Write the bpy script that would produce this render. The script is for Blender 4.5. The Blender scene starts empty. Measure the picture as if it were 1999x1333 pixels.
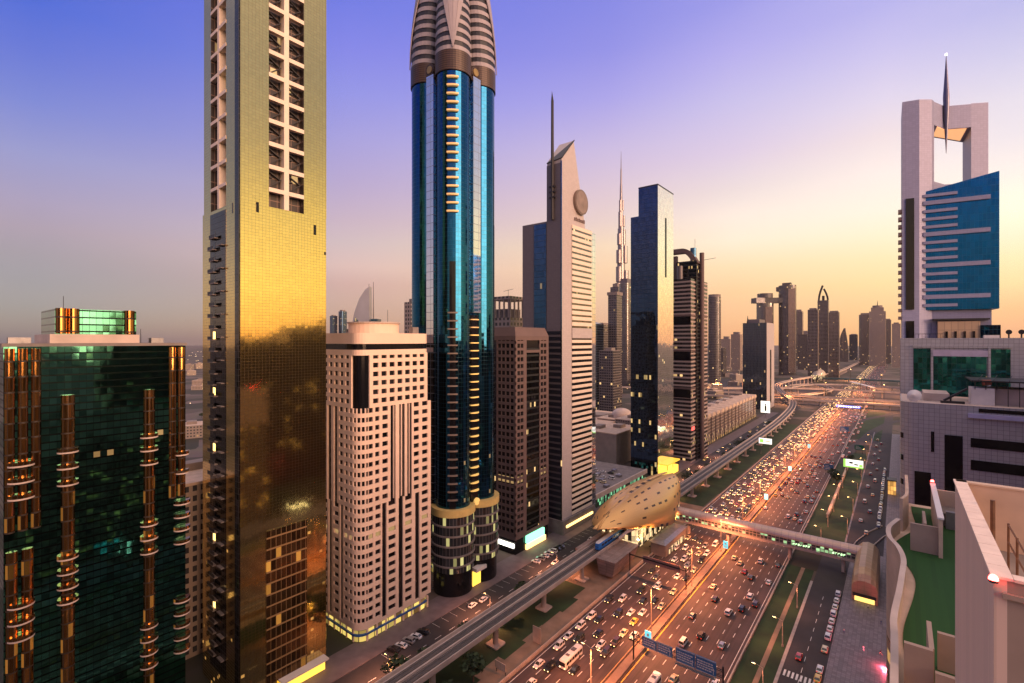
import bpy, math, random
from mathutils import Vector
R = math.radians
S = bpy.context.scene
COL = S.collection
# ---------------------------------------------------------------- camera, sky, sun, exposure
cam = bpy.data.cameras.new('camera'); camo = bpy.data.objects.new('camera', cam); COL.objects.link(camo)
CAMH = 107.0
camo.location = (0, 0, CAMH); camo.rotation_euler = (R(90), 0, R(38.77))
cam.sensor_width = 36; cam.lens = 16.93; cam.clip_start = .5; cam.clip_end = 60000; cam.shift_y = -.00125
S.camera = camo
S.view_settings.view_transform = 'Standard'; S.view_settings.look = 'None'
S.view_settings.exposure = 0; S.view_settings.gamma = 1
S.cycles.use_denoising = True
S.cycles.max_bounces = 6; S.cycles.glossy_bounces = 4; S.cycles.diffuse_bounces = 2
S.cycles.volume_bounces = 0; S.cycles.transparent_max_bounces = 6
S.cycles.sample_clamp_indirect = 4
S.cycles.caustics_reflective = False

def lin(c):
    return tuple((v/255/12.92 if v/255 <= .04045 else ((v/255+.055)/1.055)**2.4) for v in c)
def l4(c): return (*lin(c), 1)

SUN_AZ = 97.0; SUN_EL = 13.0; GLOW_AZ = 62.0                                    # degrees from the road (+Y) towards +X
SUNV = (math.sin(R(SUN_AZ)), math.cos(R(SUN_AZ))); GLV = (math.sin(R(GLOW_AZ)), math.cos(R(GLOW_AZ)))
world = bpy.data.worlds.new('World'); S.world = world; world.use_nodes = True
nt = world.node_tree; nt.nodes.clear()
def N(t, **k):
    n = nt.nodes.new(t)
    for a, b in k.items(): setattr(n, a, b)
    return n
def L(a, b): nt.links.new(a, b)
def MATH(op, a, b=None, clamp=False):
    n = N('ShaderNodeMath', operation=op, use_clamp=clamp)
    for i, x in enumerate((a, b)):
        if x is None: continue
        if isinstance(x, (int, float)): n.inputs[i].default_value = x
        else: L(x, n.inputs[i])
    return n.outputs[0]
tc = N('ShaderNodeTexCoord'); sp = N('ShaderNodeSeparateXYZ'); L(tc.outputs['Generated'], sp.inputs[0])
hl = MATH('SQRT', MATH('ADD', MATH('MULTIPLY', sp.outputs[0], sp.outputs[0]), MATH('MULTIPLY', sp.outputs[1], sp.outputs[1])))
dt = MATH('DIVIDE', MATH('ADD', MATH('MULTIPLY', sp.outputs[0], GLV[0]), MATH('MULTIPLY', sp.outputs[1], GLV[1])), MATH('MAXIMUM', hl, .001))
zz = MATH('MULTIPLY', sp.outputs[2], 1.0, True)
def skyramp(stops, gain=1):
    r = N('ShaderNodeValToRGB'); cr = r.color_ramp; cr.interpolation = 'EASE' if 0 else 'LINEAR'
    while len(cr.elements) > 1: cr.elements.remove(cr.elements[-1])
    for i, (p, c) in enumerate(stops):
        e = cr.elements[0] if i == 0 else cr.elements.new(p)
        e.position = p; e.color = (*[v*gain for v in lin(c)], 1)
    L(zz, r.inputs[0]); return r.outputs[0]
RE = skyramp([(0, (176,134,122)), (.09, (176,140,138)), (.22, (118,106,130)), (.5, (106,104,148)), (.68, (205,188,196)), (.85, (262,240,238)), (1, (270,248,244))])
# measured evening gradient: (cosine of the angle from the glow, [(sine of elevation, colour), ...]) from dim side to bright side
#SKY0
SKY = [(-0.824, [(0.011, (61.1, 50.6, 86.6)), (0.053, (62.0, 49.8, 91.9)), (0.09, (87.3, 52.4, 86.3)), (0.127, (113.9, 68.7, 87.4)), (0.163, (136.9, 88.8, 107.1)), (0.199, (139.8, 100.9, 133.7)), (0.267, (124.3, 108.6, 167.2)), (0.332, (90.4, 89.3, 181.5)), (0.393, (60.6, 68.6, 187.1)), (0.449, (13.3, 54.4, 191.5))]),
       (-0.493, [(0.014, (153.9, 94.9, 86.4)), (0.064, (167.7, 102.5, 90.3)), (0.11, (183.3, 113.4, 98.0)), (0.145, (202.9, 147.9, 129.9)), (0.189, (192.9, 152.3, 144.6)), (0.231, (185.7, 144.8, 154.5)), (0.293, (170.3, 137.8, 174.8)), (0.369, (152.4, 133.7, 197.0)), (0.438, (131.8, 123.5, 209.7)), (0.5, (115.0, 108.8, 214.0)), (0.556, (95.6, 98.8, 212.2))]),
       (0.006, [(0.025, (217.5, 153.7, 116.2)), (0.091, (232.1, 172.1, 122.9)), (0.141, (243.7, 190.6, 132.9)), (0.189, (241.7, 201.6, 156.3)), (0.235, (227.7, 192.2, 176.2)), (0.281, (218.1, 185.0, 187.8)), (0.365, (195.6, 172.5, 207.9)), (0.442, (162.7, 148.6, 219.0)), (0.51, (136.4, 129.2, 217.9)), (0.57, (122.7, 120.6, 216.8))]),
       (0.239, [(0.023, (244.8, 172.2, 112.0)), (0.092, (254.8, 192.3, 121.3)), (0.138, (255.0, 212.1, 152.9)), (0.184, (255.0, 228.2, 193.2)), (0.229, (251.6, 227.0, 205.7)), (0.273, (234.2, 210.4, 203.1)), (0.335, (217.7, 193.7, 214.3)), (0.411, (196.7, 182.5, 223.0)), (0.48, (174.5, 161.8, 226.6)), (0.54, (149.3, 143.0, 222.4))]),
       (0.455, [(0.012, (250.0, 184.1, 113.5)), (0.054, (253.0, 198.4, 121.8)), (0.094, (255.0, 215.4, 136.7)), (0.133, (256.0, 226.0, 161.8)), (0.172, (256.0, 236.0, 192.2)), (0.21, (256.0, 239.1, 212.7)), (0.266, (254.0, 232.8, 219.6)), (0.319, (239.8, 216.9, 214.7)), (0.369, (223.1, 207.3, 225.5)), (0.431, (200.1, 188.1, 228.6)), (0.487, (177.6, 169.4, 227.2))]),
       (0.58, [(0.01, (244.7, 170.4, 117.9)), (0.047, (257.0, 188.9, 117.9)), (0.082, (255.0, 218.8, 141.8)), (0.117, (256.0, 231.2, 165.7)), (0.151, (257.0, 240.1, 195.0)), (0.185, (258.0, 252.3, 214.9)), (0.235, (255.0, 236.0, 221.3)), (0.283, (238.3, 222.5, 223.4)), (0.328, (228.5, 215.3, 224.5)), (0.386, (204.7, 195.6, 225.1)), (0.439, (182.7, 176.8, 224.3))])]
#SKY1
ZEN = [(.68, (200,180,188)), (.85, (250,224,218)), (1, (256,228,220))]
RS_ = [(d, skyramp(st+([(.59, st[-1][1])] if st[-1][0] < .58 else [])+ZEN)) for d, st in SKY]
RD = skyramp([(0, (176,118,62)), (.035, (198,154,80)), (.1, (202,180,102)), (.22, (172,160,112)), (.34, (118,116,124)), (.45, (106,108,134)), (.6, (130,128,150)), (.75, (150,138,152)), (1, (210,190,190))], 1.0)
def mr(a, b):
    n = N('ShaderNodeMapRange'); n.clamp = True
    L(dt, n.inputs[0]); n.inputs[1].default_value = a; n.inputs[2].default_value = b
    return n.outputs[0]
def mix(f, a, b):
    n = N('ShaderNodeMix', data_type='RGBA'); L(f, n.inputs[0]); L(a, n.inputs[6]); L(b, n.inputs[7]); return n.outputs[2]
GL = N('ShaderNodeMix', data_type='RGBA', blend_type='MULTIPLY'); GL.inputs[0].default_value = 1
L(RD, GL.inputs[6]); GL.inputs[7].default_value = (2.4, 2.2, 1.9, 1)
c = mix(mr(-1, -.88), RE, RS_[0][1])
for (d0, _), (d1, col_) in zip(RS_, RS_[1:]): c = mix(mr(d0, d1), c, col_)
c = mix(mr(.68, 1), c, GL.outputs[2])
bg = N('ShaderNodeBackground'); L(c, bg.inputs[0]); bg.inputs[1].default_value = 1.0
sk = N('ShaderNodeTexSky', sky_type='NISHITA'); sk.sun_disc = False; sk.sun_elevation = R(SUN_EL); sk.sun_rotation = R(SUN_AZ)
bg2 = N('ShaderNodeBackground'); L(sk.outputs[0], bg2.inputs[0]); bg2.inputs[1].default_value = .05
ad = N('ShaderNodeAddShader'); L(bg.outputs[0], ad.inputs[0]); L(bg2.outputs[0], ad.inputs[1])
out = N('ShaderNodeOutputWorld'); L(ad.outputs[0], out.inputs[0])

sl = bpy.data.lights.new('sun', 'SUN'); sl.energy = 5.0; sl.angle = R(42); sl.color = (1, .55, .34)
slo = bpy.data.objects.new('sun', sl); COL.objects.link(slo); slo.location = (0, 0, 400)
slo.rotation_euler = Vector((-SUNV[0]*math.cos(R(SUN_EL)), -SUNV[1]*math.cos(R(SUN_EL)), -math.sin(R(SUN_EL)))).to_track_quat('-Z', 'Y').to_euler()

# ---------------------------------------------------------------- helpers
class MB:
    """Collects faces (with material index and metre UVs) and links them as one mesh object."""
    def __init__(s): s.v = []; s.f = []; s.m = []; s.uv = []; s.idx = {}
    def face(s, pts, mi=0, uv=None):
        b = len(s.v); s.v.extend(tuple(p) for p in pts); s.f.append(tuple(range(b, b+len(pts)))); s.m.append(mi)
        if uv is None:
            a, c2, d = Vector(pts[0]), Vector(pts[1]), Vector(pts[2])
            n = (c2-a).cross(d-c2)
            if n.length > 1e-9: n.normalize()
            if abs(n.z) < .6:
                h = Vector((-n.y, n.x)); h = h.normalized() if h.length > 1e-6 else Vector((1, 0))
                uv = [(p[0]*h.x+p[1]*h.y, p[2]) for p in pts]
            else: uv = [(p[0], p[1]) for p in pts]
        s.uv.extend(uv)
    def prism(s, poly, z0, z1, mi=0, cap=None, bot=True, top=True, u0=0):
        n = len(poly); u = u0; cap = mi if cap is None else cap
        for i in range(n):
            a, b = poly[i], poly[(i+1) % n]; w = math.hypot(b[0]-a[0], b[1]-a[1])
            s.face([(a[0],a[1],z0),(b[0],b[1],z0),(b[0],b[1],z1),(a[0],a[1],z1)], mi, [(u,z0),(u+w,z0),(u+w,z1),(u,z1)]); u += w
        if top: s.face([(p[0],p[1],z1) for p in poly], cap)
        if bot: s.face([(p[0],p[1],z0) for p in reversed(poly)], cap)
        return s
    def box(s, x0, x1, y0, y1, z0, z1, mi=0, cap=None):
        if x0 > x1: x0, x1 = x1, x0
        if y0 > y1: y0, y1 = y1, y0
        return s.prism([(x0,y0),(x1,y0),(x1,y1),(x0,y1)], z0, z1, mi, cap)
    def taper(s, pa, za, pb, zb, mi=0, caps=True, u0=0):
        n = len(pa); u = u0
        for i in range(n):
            j = (i+1) % n; w = math.hypot(pa[j][0]-pa[i][0], pa[j][1]-pa[i][1])
            s.face([(*pa[i],za),(*pa[j],za),(*pb[j],zb),(*pb[i],zb)], mi, [(u,za),(u+w,za),(u+w,zb),(u,zb)]); u += w
        if caps:
            s.face([(*p,zb) for p in pb], mi); s.face([(*p,za) for p in reversed(pa)], mi)
        return s
    def beam(s, p, q, w, h, mi=0):
        """square-section bar from p to q: w wide (sideways), h high"""
        p, q = Vector(p), Vector(q); d = (q-p)
        d.normalize(); side = d.cross(Vector((0,0,1)))
        if side.length < 1e-4: side = Vector((1,0,0))
        side.normalize(); up = side.cross(d); a = side*w/2; b = up*h/2
        c0 = [p-a-b, p+a-b, p+a+b, p-a+b]; c1 = [x+(q-p) for x in c0]
        for i in range(4):
            j = (i+1) % 4; s.face([c0[i], c0[j], c1[j], c1[i]], mi)
        s.face([c0[3],c0[2],c0[1],c0[0]], mi); s.face(c1, mi); return s
    def tube(s, p, q, r0, r1=None, n=8, mi=0, caps=True):
        r1 = r0 if r1 is None else r1
        p, q = Vector(p), Vector(q); d = (q-p).normalized(); a = d.cross(Vector((0,0,1)))
        if a.length < 1e-4: a = Vector((1,0,0))
        a.normalize(); b = d.cross(a)
        cs = [(a*math.cos(2*math.pi*i/n)+b*math.sin(2*math.pi*i/n)) for i in range(n)]
        for i in range(n):
            j = (i+1) % n; s.face([p+cs[j]*r0, p+cs[i]*r0, q+cs[i]*r1, q+cs[j]*r1], mi)
        if caps:
            if r0 > 0: s.face([p+x*r0 for x in cs], mi)
            if r1 > 0: s.face([q+x*r1 for x in reversed(cs)], mi)
        return s
    def ribbon(s, pts, w, th, mi=0, side_mi=None, off=0):
        """deck that follows a list of (x,y,z): w wide, th thick, top at z, shifted sideways by off"""
        L_, R_ = [], []
        for i, p in enumerate(pts):
            a = Vector(pts[max(i-1,0)]); b = Vector(pts[min(i+1,len(pts)-1)]); d = (b-a); d.z = 0; d.normalize()
            n = Vector((d.y,-d.x,0)); p = Vector(p)+n*off; L_.append(p-n*w/2); R_.append(p+n*w/2)
        sm = mi if side_mi is None else side_mi; t = Vector((0,0,th)); u = 0
        for i in range(len(pts)-1):
            l0,l1,r0,r1 = L_[i],L_[i+1],R_[i],R_[i+1]; dl = (l1-l0).length
            s.face([l0,r0,r1,l1], mi, [(0,u),(w,u),(w,u+dl),(0,u+dl)]); s.face([r0-t,l0-t,l1-t,r1-t], sm)
            s.face([r0-t,r1-t,r1,r0], sm); s.face([l1-t,l0-t,l0,l1], sm); u += dl
        s.face([L_[0]-t,R_[0]-t,R_[0],L_[0]], sm); s.face([R_[-1]-t,L_[-1]-t,L_[-1],R_[-1]], sm)
        return s
    def sheet(s, x0, x1, y0, y1, z, mi=0):
        s.face([(x0,y0,z),(x1,y0,z),(x1,y1,z),(x0,y1,z)], mi); return s
    def build(s, name, mats, parent=None, smooth=False, merge=False):
        me = bpy.data.meshes.new(name)
        o = parent; loc = Vector((0,0,0))
        while o is not None: loc += o.location; o = o.parent
        me.from_pydata([(p[0]-loc.x, p[1]-loc.y, p[2]-loc.z) for p in s.v], [], s.f)
        ul = me.uv_layers.new(name='UVMap'); ul.data.foreach_set('uv', [x for p in s.uv for x in p])
        if not isinstance(mats, (list, tuple)): mats = [mats]
        for m in mats: me.materials.append(m)
        me.polygons.foreach_set('material_index', s.m)
        if smooth: me.polygons.foreach_set('use_smooth', [True]*len(s.f))
        if merge:
            import bmesh
            bm = bmesh.new(); bm.from_mesh(me); bmesh.ops.remove_doubles(bm, verts=bm.verts, dist=1e-4); bm.to_mesh(me); bm.free()
        me.update()
        ob = bpy.data.objects.new(name, me); COL.objects.link(ob)
        if parent is not None: ob.parent = parent
        return ob

def tag(o, label=None, cat=None, group=None, kind=None):
    for k, v in (('label', label), ('category', cat), ('group', group), ('kind', kind)):
        if v: o[k] = v
    return o
def thing(name, label, cat, loc, group=None):
    o = bpy.data.objects.new(name, None); COL.objects.link(o); o.location = loc; o.empty_display_size = 1
    return tag(o, label, cat, group)
def struct(name, mb, m): return tag(mb.build(name, m), kind='structure')
def copy_tree(o, parent=None):
    c_ = o.copy(); COL.objects.link(c_)
    if parent is not None: c_.parent = parent
    for ch in o.children: copy_tree(ch, c_)
    return c_
def rrect(x0, x1, y0, y1, r=0, n=5):
    """rectangle (counter-clockwise) with rounded corners"""
    if r <= 0: return [(x0,y0),(x1,y0),(x1,y1),(x0,y1)]
    P = []
    for cx, cy, a in ((x0+r,y0+r,180),(x1-r,y0+r,270),(x1-r,y1-r,0),(x0+r,y1-r,90)):
        for i in range(n+1):
            t = R(a+90*i/n); P.append((cx+r*math.cos(t), cy+r*math.sin(t)))
    return P
def circ(cx, cy, r, n=24, a0=0, a1=360):
    m = n if a1-a0 >= 360 else n+1
    return [(cx+r*math.cos(R(a0+(a1-a0)*i/n)), cy+r*math.sin(R(a0+(a1-a0)*i/n))) for i in range(m)]
def inset(poly, cx, cy, k): return [(cx+(x-cx)*k, cy+(y-cy)*k) for x, y in poly]

# ---------------------------------------------------------------- materials
def nodes(name):
    m = bpy.data.materials.new(name); m.use_nodes = True
    return m, m.node_tree, m.node_tree.nodes['Principled BSDF']
def pm(name, col, rough=.7, metal=0, noise=.15, scale=.3, bump=0, spec=.5):
    """plain surface with two sizes of noise in its colour"""
    m, t, b = nodes(name)
    b.inputs['Roughness'].default_value = rough; b.inputs['Metallic'].default_value = metal
    b.inputs['Specular IOR Level'].default_value = spec
    g = t.nodes.new('ShaderNodeNewGeometry'); n1 = t.nodes.new('ShaderNodeTexNoise'); n1.inputs['Scale'].default_value = scale; n1.inputs['Detail'].default_value = 5
    t.links.new(g.outputs['Position'], n1.inputs['Vector'])
    mp = t.nodes.new('ShaderNodeMapRange'); t.links.new(n1.outputs[0], mp.inputs[0]); mp.inputs[1].default_value = .25; mp.inputs[2].default_value = .75
    mp.inputs[3].default_value = 1-noise; mp.inputs[4].default_value = 1+noise
    mx = t.nodes.new('ShaderNodeVectorMath'); mx.operation = 'SCALE'; mx.inputs[0].default_value = col; t.links.new(mp.outputs[0], mx.inputs['Scale'])
    t.links.new(mx.outputs[0], b.inputs['Base Color'])
    if bump:
        bp = t.nodes.new('ShaderNodeBump'); bp.inputs['Strength'].default_value = bump; t.links.new(n1.outputs[0], bp.inputs['Height']); t.links.new(bp.outputs[0], b.inputs['Normal'])
    return m
def em(name, col, s, sample=False):
    m, t, b = nodes(name); b.inputs['Base Color'].default_value = (*col, 1); b.inputs['Emission Color'].default_value = (*col, 1)
    b.inputs['Emission Strength'].default_value = s; b.inputs['Roughness'].default_value = .4
    if not sample: m.cycles.emission_sampling = 'NONE'
    return m
def fm(name, col, pw=1.5, ph=3.4, line=(.02,.02,.02), lw=(.08,.3), metal=1.0, rough=.06, var=.2, tilt=.012,
       lit=0.0, litcol=(1,.62,.25), lits=2.0, lrough=.5, lmetal=0, band=None, bandf=.35, litz=(1e5,1e5), wave=.0):
    """panelled surface on metre UVs: panes pw x ph, joints lw wide, a tint and a slight tilt per pane, some panes lit from inside"""
    m, t, b = nodes(name); nn = t.nodes.new; lk = t.links.new
    def ma(op, a, b_=None, cl=False):
        n = nn('ShaderNodeMath'); n.operation = op; n.use_clamp = cl
        for i, x in enumerate((a, b_)):
            if x is None: continue
            if isinstance(x, (int, float)): n.inputs[i].default_value = x
            else: lk(x, n.inputs[i])
        return n.outputs[0]
    uv = nn('ShaderNodeUVMap'); s = nn('ShaderNodeSeparateXYZ'); lk(uv.outputs[0], s.inputs[0])
    px = ma('DIVIDE', s.outputs[0], pw); py = ma('DIVIDE', s.outputs[1], ph)
    fx = ma('FRACT', px); fy = ma('FRACT', py)
    mk = ma('MAXIMUM', ma('LESS_THAN', fx, lw[0]/pw), ma('LESS_THAN', fy, lw[1]/ph))
    cv = nn('ShaderNodeCombineXYZ'); lk(ma('FLOOR', px), cv.inputs[0]); lk(ma('FLOOR', py), cv.inputs[1])
    wn = nn('ShaderNodeTexWhiteNoise'); wn.noise_dimensions = '3D'; lk(cv.outputs[0], wn.inputs[0])
    fac = ma('ADD', ma('MULTIPLY', wn.outputs[0], 2*var), 1-var)
    base = nn('ShaderNodeVectorMath'); base.operation = 'SCALE'; base.inputs[0].default_value = col; lk(fac, base.inputs['Scale'])
    src = base.outputs[0]
    def mixc(f, a, bcol):
        n = nn('ShaderNodeMix'); n.data_type = 'RGBA'; lk(f, n.inputs[0]); lk(a, n.inputs[6]); n.inputs[7].default_value = (*bcol, 1); return n.outputs[2]
    solid = mk
    if band:
        bm_ = ma('LESS_THAN', fy, bandf); src = mixc(bm_, src, band); solid = ma('MAXIMUM', bm_, mk)
    src = mixc(mk, src, line); lk(src, b.inputs['Base Color'])
    inv = ma('SUBTRACT', 1, solid)
    lk(ma('ADD', ma('MULTIPLY', inv, metal-lmetal), lmetal), b.inputs['Metallic'])
    lk(ma('ADD', ma('MULTIPLY', inv, rough-lrough), lrough), b.inputs['Roughness'])
    if tilt or wave:
        g = nn('ShaderNodeNewGeometry'); v1 = nn('ShaderNodeVectorMath'); v1.operation = 'SUBTRACT'; lk(wn.outputs['Color'], v1.inputs[0]); v1.inputs[1].default_value = (.5,.5,.5)
        v2 = nn('ShaderNodeVectorMath'); v2.operation = 'SCALE'; lk(v1.outputs[0], v2.inputs[0]); v2.inputs['Scale'].default_value = tilt
        v3 = nn('ShaderNodeVectorMath'); v3.operation = 'ADD'; lk(g.outputs['Normal'], v3.inputs[0]); lk(v2.outputs[0], v3.inputs[1])
        res = v3.outputs[0]
        if wave:
            nz = nn('ShaderNodeTexNoise'); nz.inputs['Scale'].default_value = .12; nz.inputs['Detail'].default_value = 3; lk(g.outputs['Position'], nz.inputs['Vector'])
            w1 = nn('ShaderNodeVectorMath'); w1.operation = 'SUBTRACT'; lk(nz.outputs['Color'], w1.inputs[0]); w1.inputs[1].default_value = (.5,.5,.5)
            w2 = nn('ShaderNodeVectorMath'); w2.operation = 'SCALE'; lk(w1.outputs[0], w2.inputs[0]); w2.inputs['Scale'].default_value = wave
            w3 = nn('ShaderNodeVectorMath'); w3.operation = 'ADD'; lk(res, w3.inputs[0]); lk(w2.outputs[0], w3.inputs[1]); res = w3.outputs[0]
        v4 = nn('ShaderNodeVectorMath'); v4.operation = 'NORMALIZE'; lk(res, v4.inputs[0]); lk(v4.outputs[0], b.inputs['Normal'])
    if lit:
        w2 = nn('ShaderNodeTexWhiteNoise'); w2.noise_dimensions = '4D'; lk(cv.outputs[0], w2.inputs[0]); w2.inputs['W'].default_value = 3.7
        hz = nn('ShaderNodeMapRange'); lk(s.outputs[1], hz.inputs[0]); hz.inputs[1].default_value = litz[0]; hz.inputs[2].default_value = litz[1]+.01; hz.inputs[3].default_value = lit; hz.inputs[4].default_value = 0
        on = ma('LESS_THAN', w2.outputs[0], hz.outputs[0])
        e = ma('MULTIPLY', ma('MULTIPLY', on, inv), ma('MULTIPLY', ma('ADD', .25, wn.outputs[0]), lits))
        b.inputs['Emission Color'].default_value = (*litcol, 1); lk(e, b.inputs['Emission Strength'])
        m.cycles.emission_sampling = 'NONE'
    return m
# ---------------------------------------------------------------- material library
M = {}
M['asphalt'] = pm('asphalt', (.056,.037,.036), .72, noise=.3, scale=.08, bump=.05)
def lane_wear(m):
    t = m.node_tree; b = t.nodes['Principled BSDF']; src = b.inputs['Base Color'].links[0].from_socket
    g = t.nodes.new('ShaderNodeNewGeometry'); mp = t.nodes.new('ShaderNodeVectorMath'); mp.operation = 'MULTIPLY'; mp.inputs[1].default_value = (.85,.012,1); t.links.new(g.outputs['Position'], mp.inputs[0])
    n = t.nodes.new('ShaderNodeTexNoise'); n.inputs['Scale'].default_value = 1; n.inputs['Detail'].default_value = 6; t.links.new(mp.outputs[0], n.inputs['Vector'])
    r = t.nodes.new('ShaderNodeMapRange'); r.inputs[1].default_value = .3; r.inputs[2].default_value = .7; r.inputs[3].default_value = .6; r.inputs[4].default_value = 1.3; t.links.new(n.outputs[0], r.inputs[0])
    s = t.nodes.new('ShaderNodeVectorMath'); s.operation = 'SCALE'; t.links.new(src, s.inputs[0]); t.links.new(r.outputs[0], s.inputs['Scale']); t.links.new(s.outputs[0], b.inputs['Base Color'])
lane_wear(M['asphalt'])
M['asphalt_dark'] = pm('asphalt_dark', (.036,.031,.033), .8, noise=.25, scale=.15)
M['paving'] = pm('paving', (.15,.11,.11), .7, noise=.25, scale=.25)
M['plaza'] = fm('plaza_paving', (.19,.155,.17), 1.2, 1.2, (.11,.09,.10), (.08,.08), 0, .55, .22, 0, lrough=.7)
M['kerb'] = pm('kerb_concrete', (.36,.31,.28), .8, noise=.2, scale=.6)
M['white_line'] = pm('white_paint', (.7,.68,.64), .6, noise=.2, scale=.5)
M['yellow_line'] = pm('yellow_paint', (.75,.42,.05), .6, noise=.2, scale=.5)
M['grass'] = pm('grass_turf', (.017,.040,.011), .9, noise=.5, scale=.12, bump=.3)
M['earth'] = pm('bare_earth', (.23,.16,.11), .95, noise=.25, scale=.2)
M['concrete'] = pm('pale_concrete', (.52,.41,.345), .8, noise=.18, scale=.2)
M['concrete_dark'] = pm('weathered_concrete', (.2,.17,.155), .85, noise=.25, scale=.3)
M['track'] = pm('track_bed', (.10,.085,.08), .85, noise=.25, scale=.8)
M['steel'] = pm('rail_steel', (.3,.28,.27), .4, .8, .2, 1)
M['dark_metal'] = pm('dark_metal', (.035,.033,.035), .45, .5, .2, 1)
M['grey_metal'] = pm('grey_metal', (.25,.24,.25), .4, .6, .2, .6)
M['black_glass'] = pm('dark_glass', (.006,.006,.008), .12, 0, .2, .3, spec=.3)
M['white_paint'] = pm('white_coating', (.72,.66,.62), .5, noise=.08, scale=.3)
M['lamp_glow'] = em('sodium_lamp', (1,.55,.18), 30)
M['cyan_glow'] = em('lit_cyan_banner', (.16,.75,.85), 1.1)
M['red_glow'] = em('red_beacon', (1,.06,.05), 25)
M['warm_glow'] = em('warm_shop_light', (1,.62,.2), 3)
M['yellow_glow'] = em('yellow_shop_light', (1,.62,.08), 1.6)
M['green_glow'] = em('green_shop_light', (.28,1,.55), 2)
M['white_glow'] = em('white_shop_light', (1,.95,.8), 3)
M['sign_blue'] = pm('sign_blue', (.05,.16,.34), .4, noise=.12, scale=1)
M['sign_green'] = pm('sign_green', (.01,.16,.09), .4, noise=.12, scale=1)
M['tan_wall'] = pm('tan_render', (.55,.40,.29), .85, noise=.2, scale=.3)
M['leaf'] = pm('leaf_dark', (.03,.05,.015), .8, noise=.5, scale=.8)
M['bark'] = pm('bark', (.09,.06,.04), .9, noise=.3, scale=2)

# ---------------------------------------------------------------- the ground
def ground_mat():
    m, t, b = nodes('city_ground'); b.inputs['Roughness'].default_value = .95
    g = t.nodes.new('ShaderNodeNewGeometry')
    v = t.nodes.new('ShaderNodeTexVoronoi'); v.inputs['Scale'].default_value = .022; t.links.new(g.outputs['Position'], v.inputs['Vector'])
    r = t.nodes.new('ShaderNodeValToRGB'); t.links.new(v.outputs['Color'], r.inputs[0]); e = r.color_ramp.elements
    e[0].position = 0; e[0].color = (.07,.055,.045,1); e[1].position = 1; e[1].color = (.19,.145,.115,1)
    x = e.new(.45); x.color = (.045,.045,.025,1); x = e.new(.6); x.color = (.13,.10,.08,1)
    n = t.nodes.new('ShaderNodeTexNoise'); n.inputs['Scale'].default_value = .05; n.inputs['Detail'].default_value = 6; t.links.new(g.outputs['Position'], n.inputs['Vector'])
    mx = t.nodes.new('ShaderNodeMix'); mx.data_type = 'RGBA'; mx.blend_type = 'MULTIPLY'; mx.inputs[0].default_value = .8
    t.links.new(r.outputs[0], mx.inputs[6]); t.links.new(n.outputs['Color'], mx.inputs[7])
    gm = t.nodes.new('ShaderNodeMix'); gm.data_type = 'RGBA'; gm.inputs[0].default_value = .45; t.links.new(mx.outputs[2], gm.inputs[6]); t.links.new(r.outputs[0], gm.inputs[7])
    t.links.new(gm.outputs[2], b.inputs['Base Color']); return m
FAR = 11000
struct('ground', MB().sheet(-FAR, FAR, -3000, FAR, -.06), ground_mat())
XL0, XL1, XM0, XM1, XR0, XR1 = -95.0, -72.4, -72.0, -68.2, -67.8, -42.6
struct('highway', MB().sheet(XL0-.8, XR1+.8, -260, FAR-200, 0), M['asphalt'])
md = MB(); md.box(XM0, XM1, -260, 905, 0, .22); md.box(XM0+.15, XM0+.4, -260, 905, .22, 1.0); md.box(XM1-.4, XM1-.15, -260, 905, .22, 1.0)
md.box(XM0, XM1, 1060, 6000, 0, .22)
struct('median', md, pm('median_concrete', (.22,.15,.115), .85, noise=.2, scale=.3))
lm = MB()
lanesL = [XL1-1.9-3.62*i for i in range(6)]; lanesR = [XR0+1.8+3.55*i for i in range(7)]
for i in range(1, 6):
    x = XL1-.1-3.62*i
    for k in range(170): lm.sheet(x-.1, x+.1, 20+k*7.5, 23+k*7.5, .03)
for i in range(1, 7):
    x = XR0+3.55*i
    for k in range(170): lm.sheet(x-.1, x+.1, 20+k*7.5, 23+k*7.5, .03)
for x in (XL0+.2, XR1-.3): lm.sheet(x-.1, x+.1, -200, 1400, .03)
for x in (XL1-.05, XR0+.15): lm.sheet(x-.16, x+.16, -200, 1400, .03, 1)
tag(lm.build('lane_marking', [M['white_line'], M['yellow_line']]), kind='structure')
sb = MB()
for x in (XR1+.9, XL0-1.3): sb.box(x, x+.45, -200, 1000, 0, .85)
struct('kerb_barrier', sb, M['kerb'])
# right hand side: lawn with a tan path, kerb, service road, plaza
gr = MB(); gr.sheet(-41, -30.6, -200, 262, .05); gr.sheet(-41, -22.4, 292, 560, .05); gr.sheet(-36, -15, 640, 900, .05)
gr.sheet(-116, -99, -100, 182, .05); gr.sheet(-120.5, -98, 318, 700, .05)
tag(gr.build('grass', M['grass']), 'strips of dark mown grass beside the highway', None, None, 'stuff')
pt = MB(); pt.box(-35.7, -34.2, -200, 262, .02, .16)
struct('footpath', pt, M['earth'])
pw = MB(); pw.box(-34.2, -32.8, 345, 500, 0, 2.2)
tag(pw.build('low_wall', M['tan_wall']), 'long low tan wall across the dark lawn beyond the footbridge', 'wall')
struct('kerb', MB().box(-30.6, -29.6, -200, 250, 0, .18), M['kerb'])
sr = MB(); sr.sheet(-29.6, -18.4, -200, 300, .02); sr.sheet(-21.6, -6, 300, 900, .02)
struct('service_road', sr, M['asphalt_dark'])
pl = MB(); pl.box(-18.4, -.8, -200, 300, 0, .16); pl.box(-6, 2, 300, 700, 0, .16); pl.box(-22.4,-21.6,300,700,0,.16)
struct('plaza', pl, M['plaza'])
rp = MB(); rp.ribbon([(-16,296,.2),(-14,312,.21),(-10,330,.22),(-4,348,.23)], 6.5, .1)
struct('ramp_road', rp, M['asphalt_dark'])
rk = MB()
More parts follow.
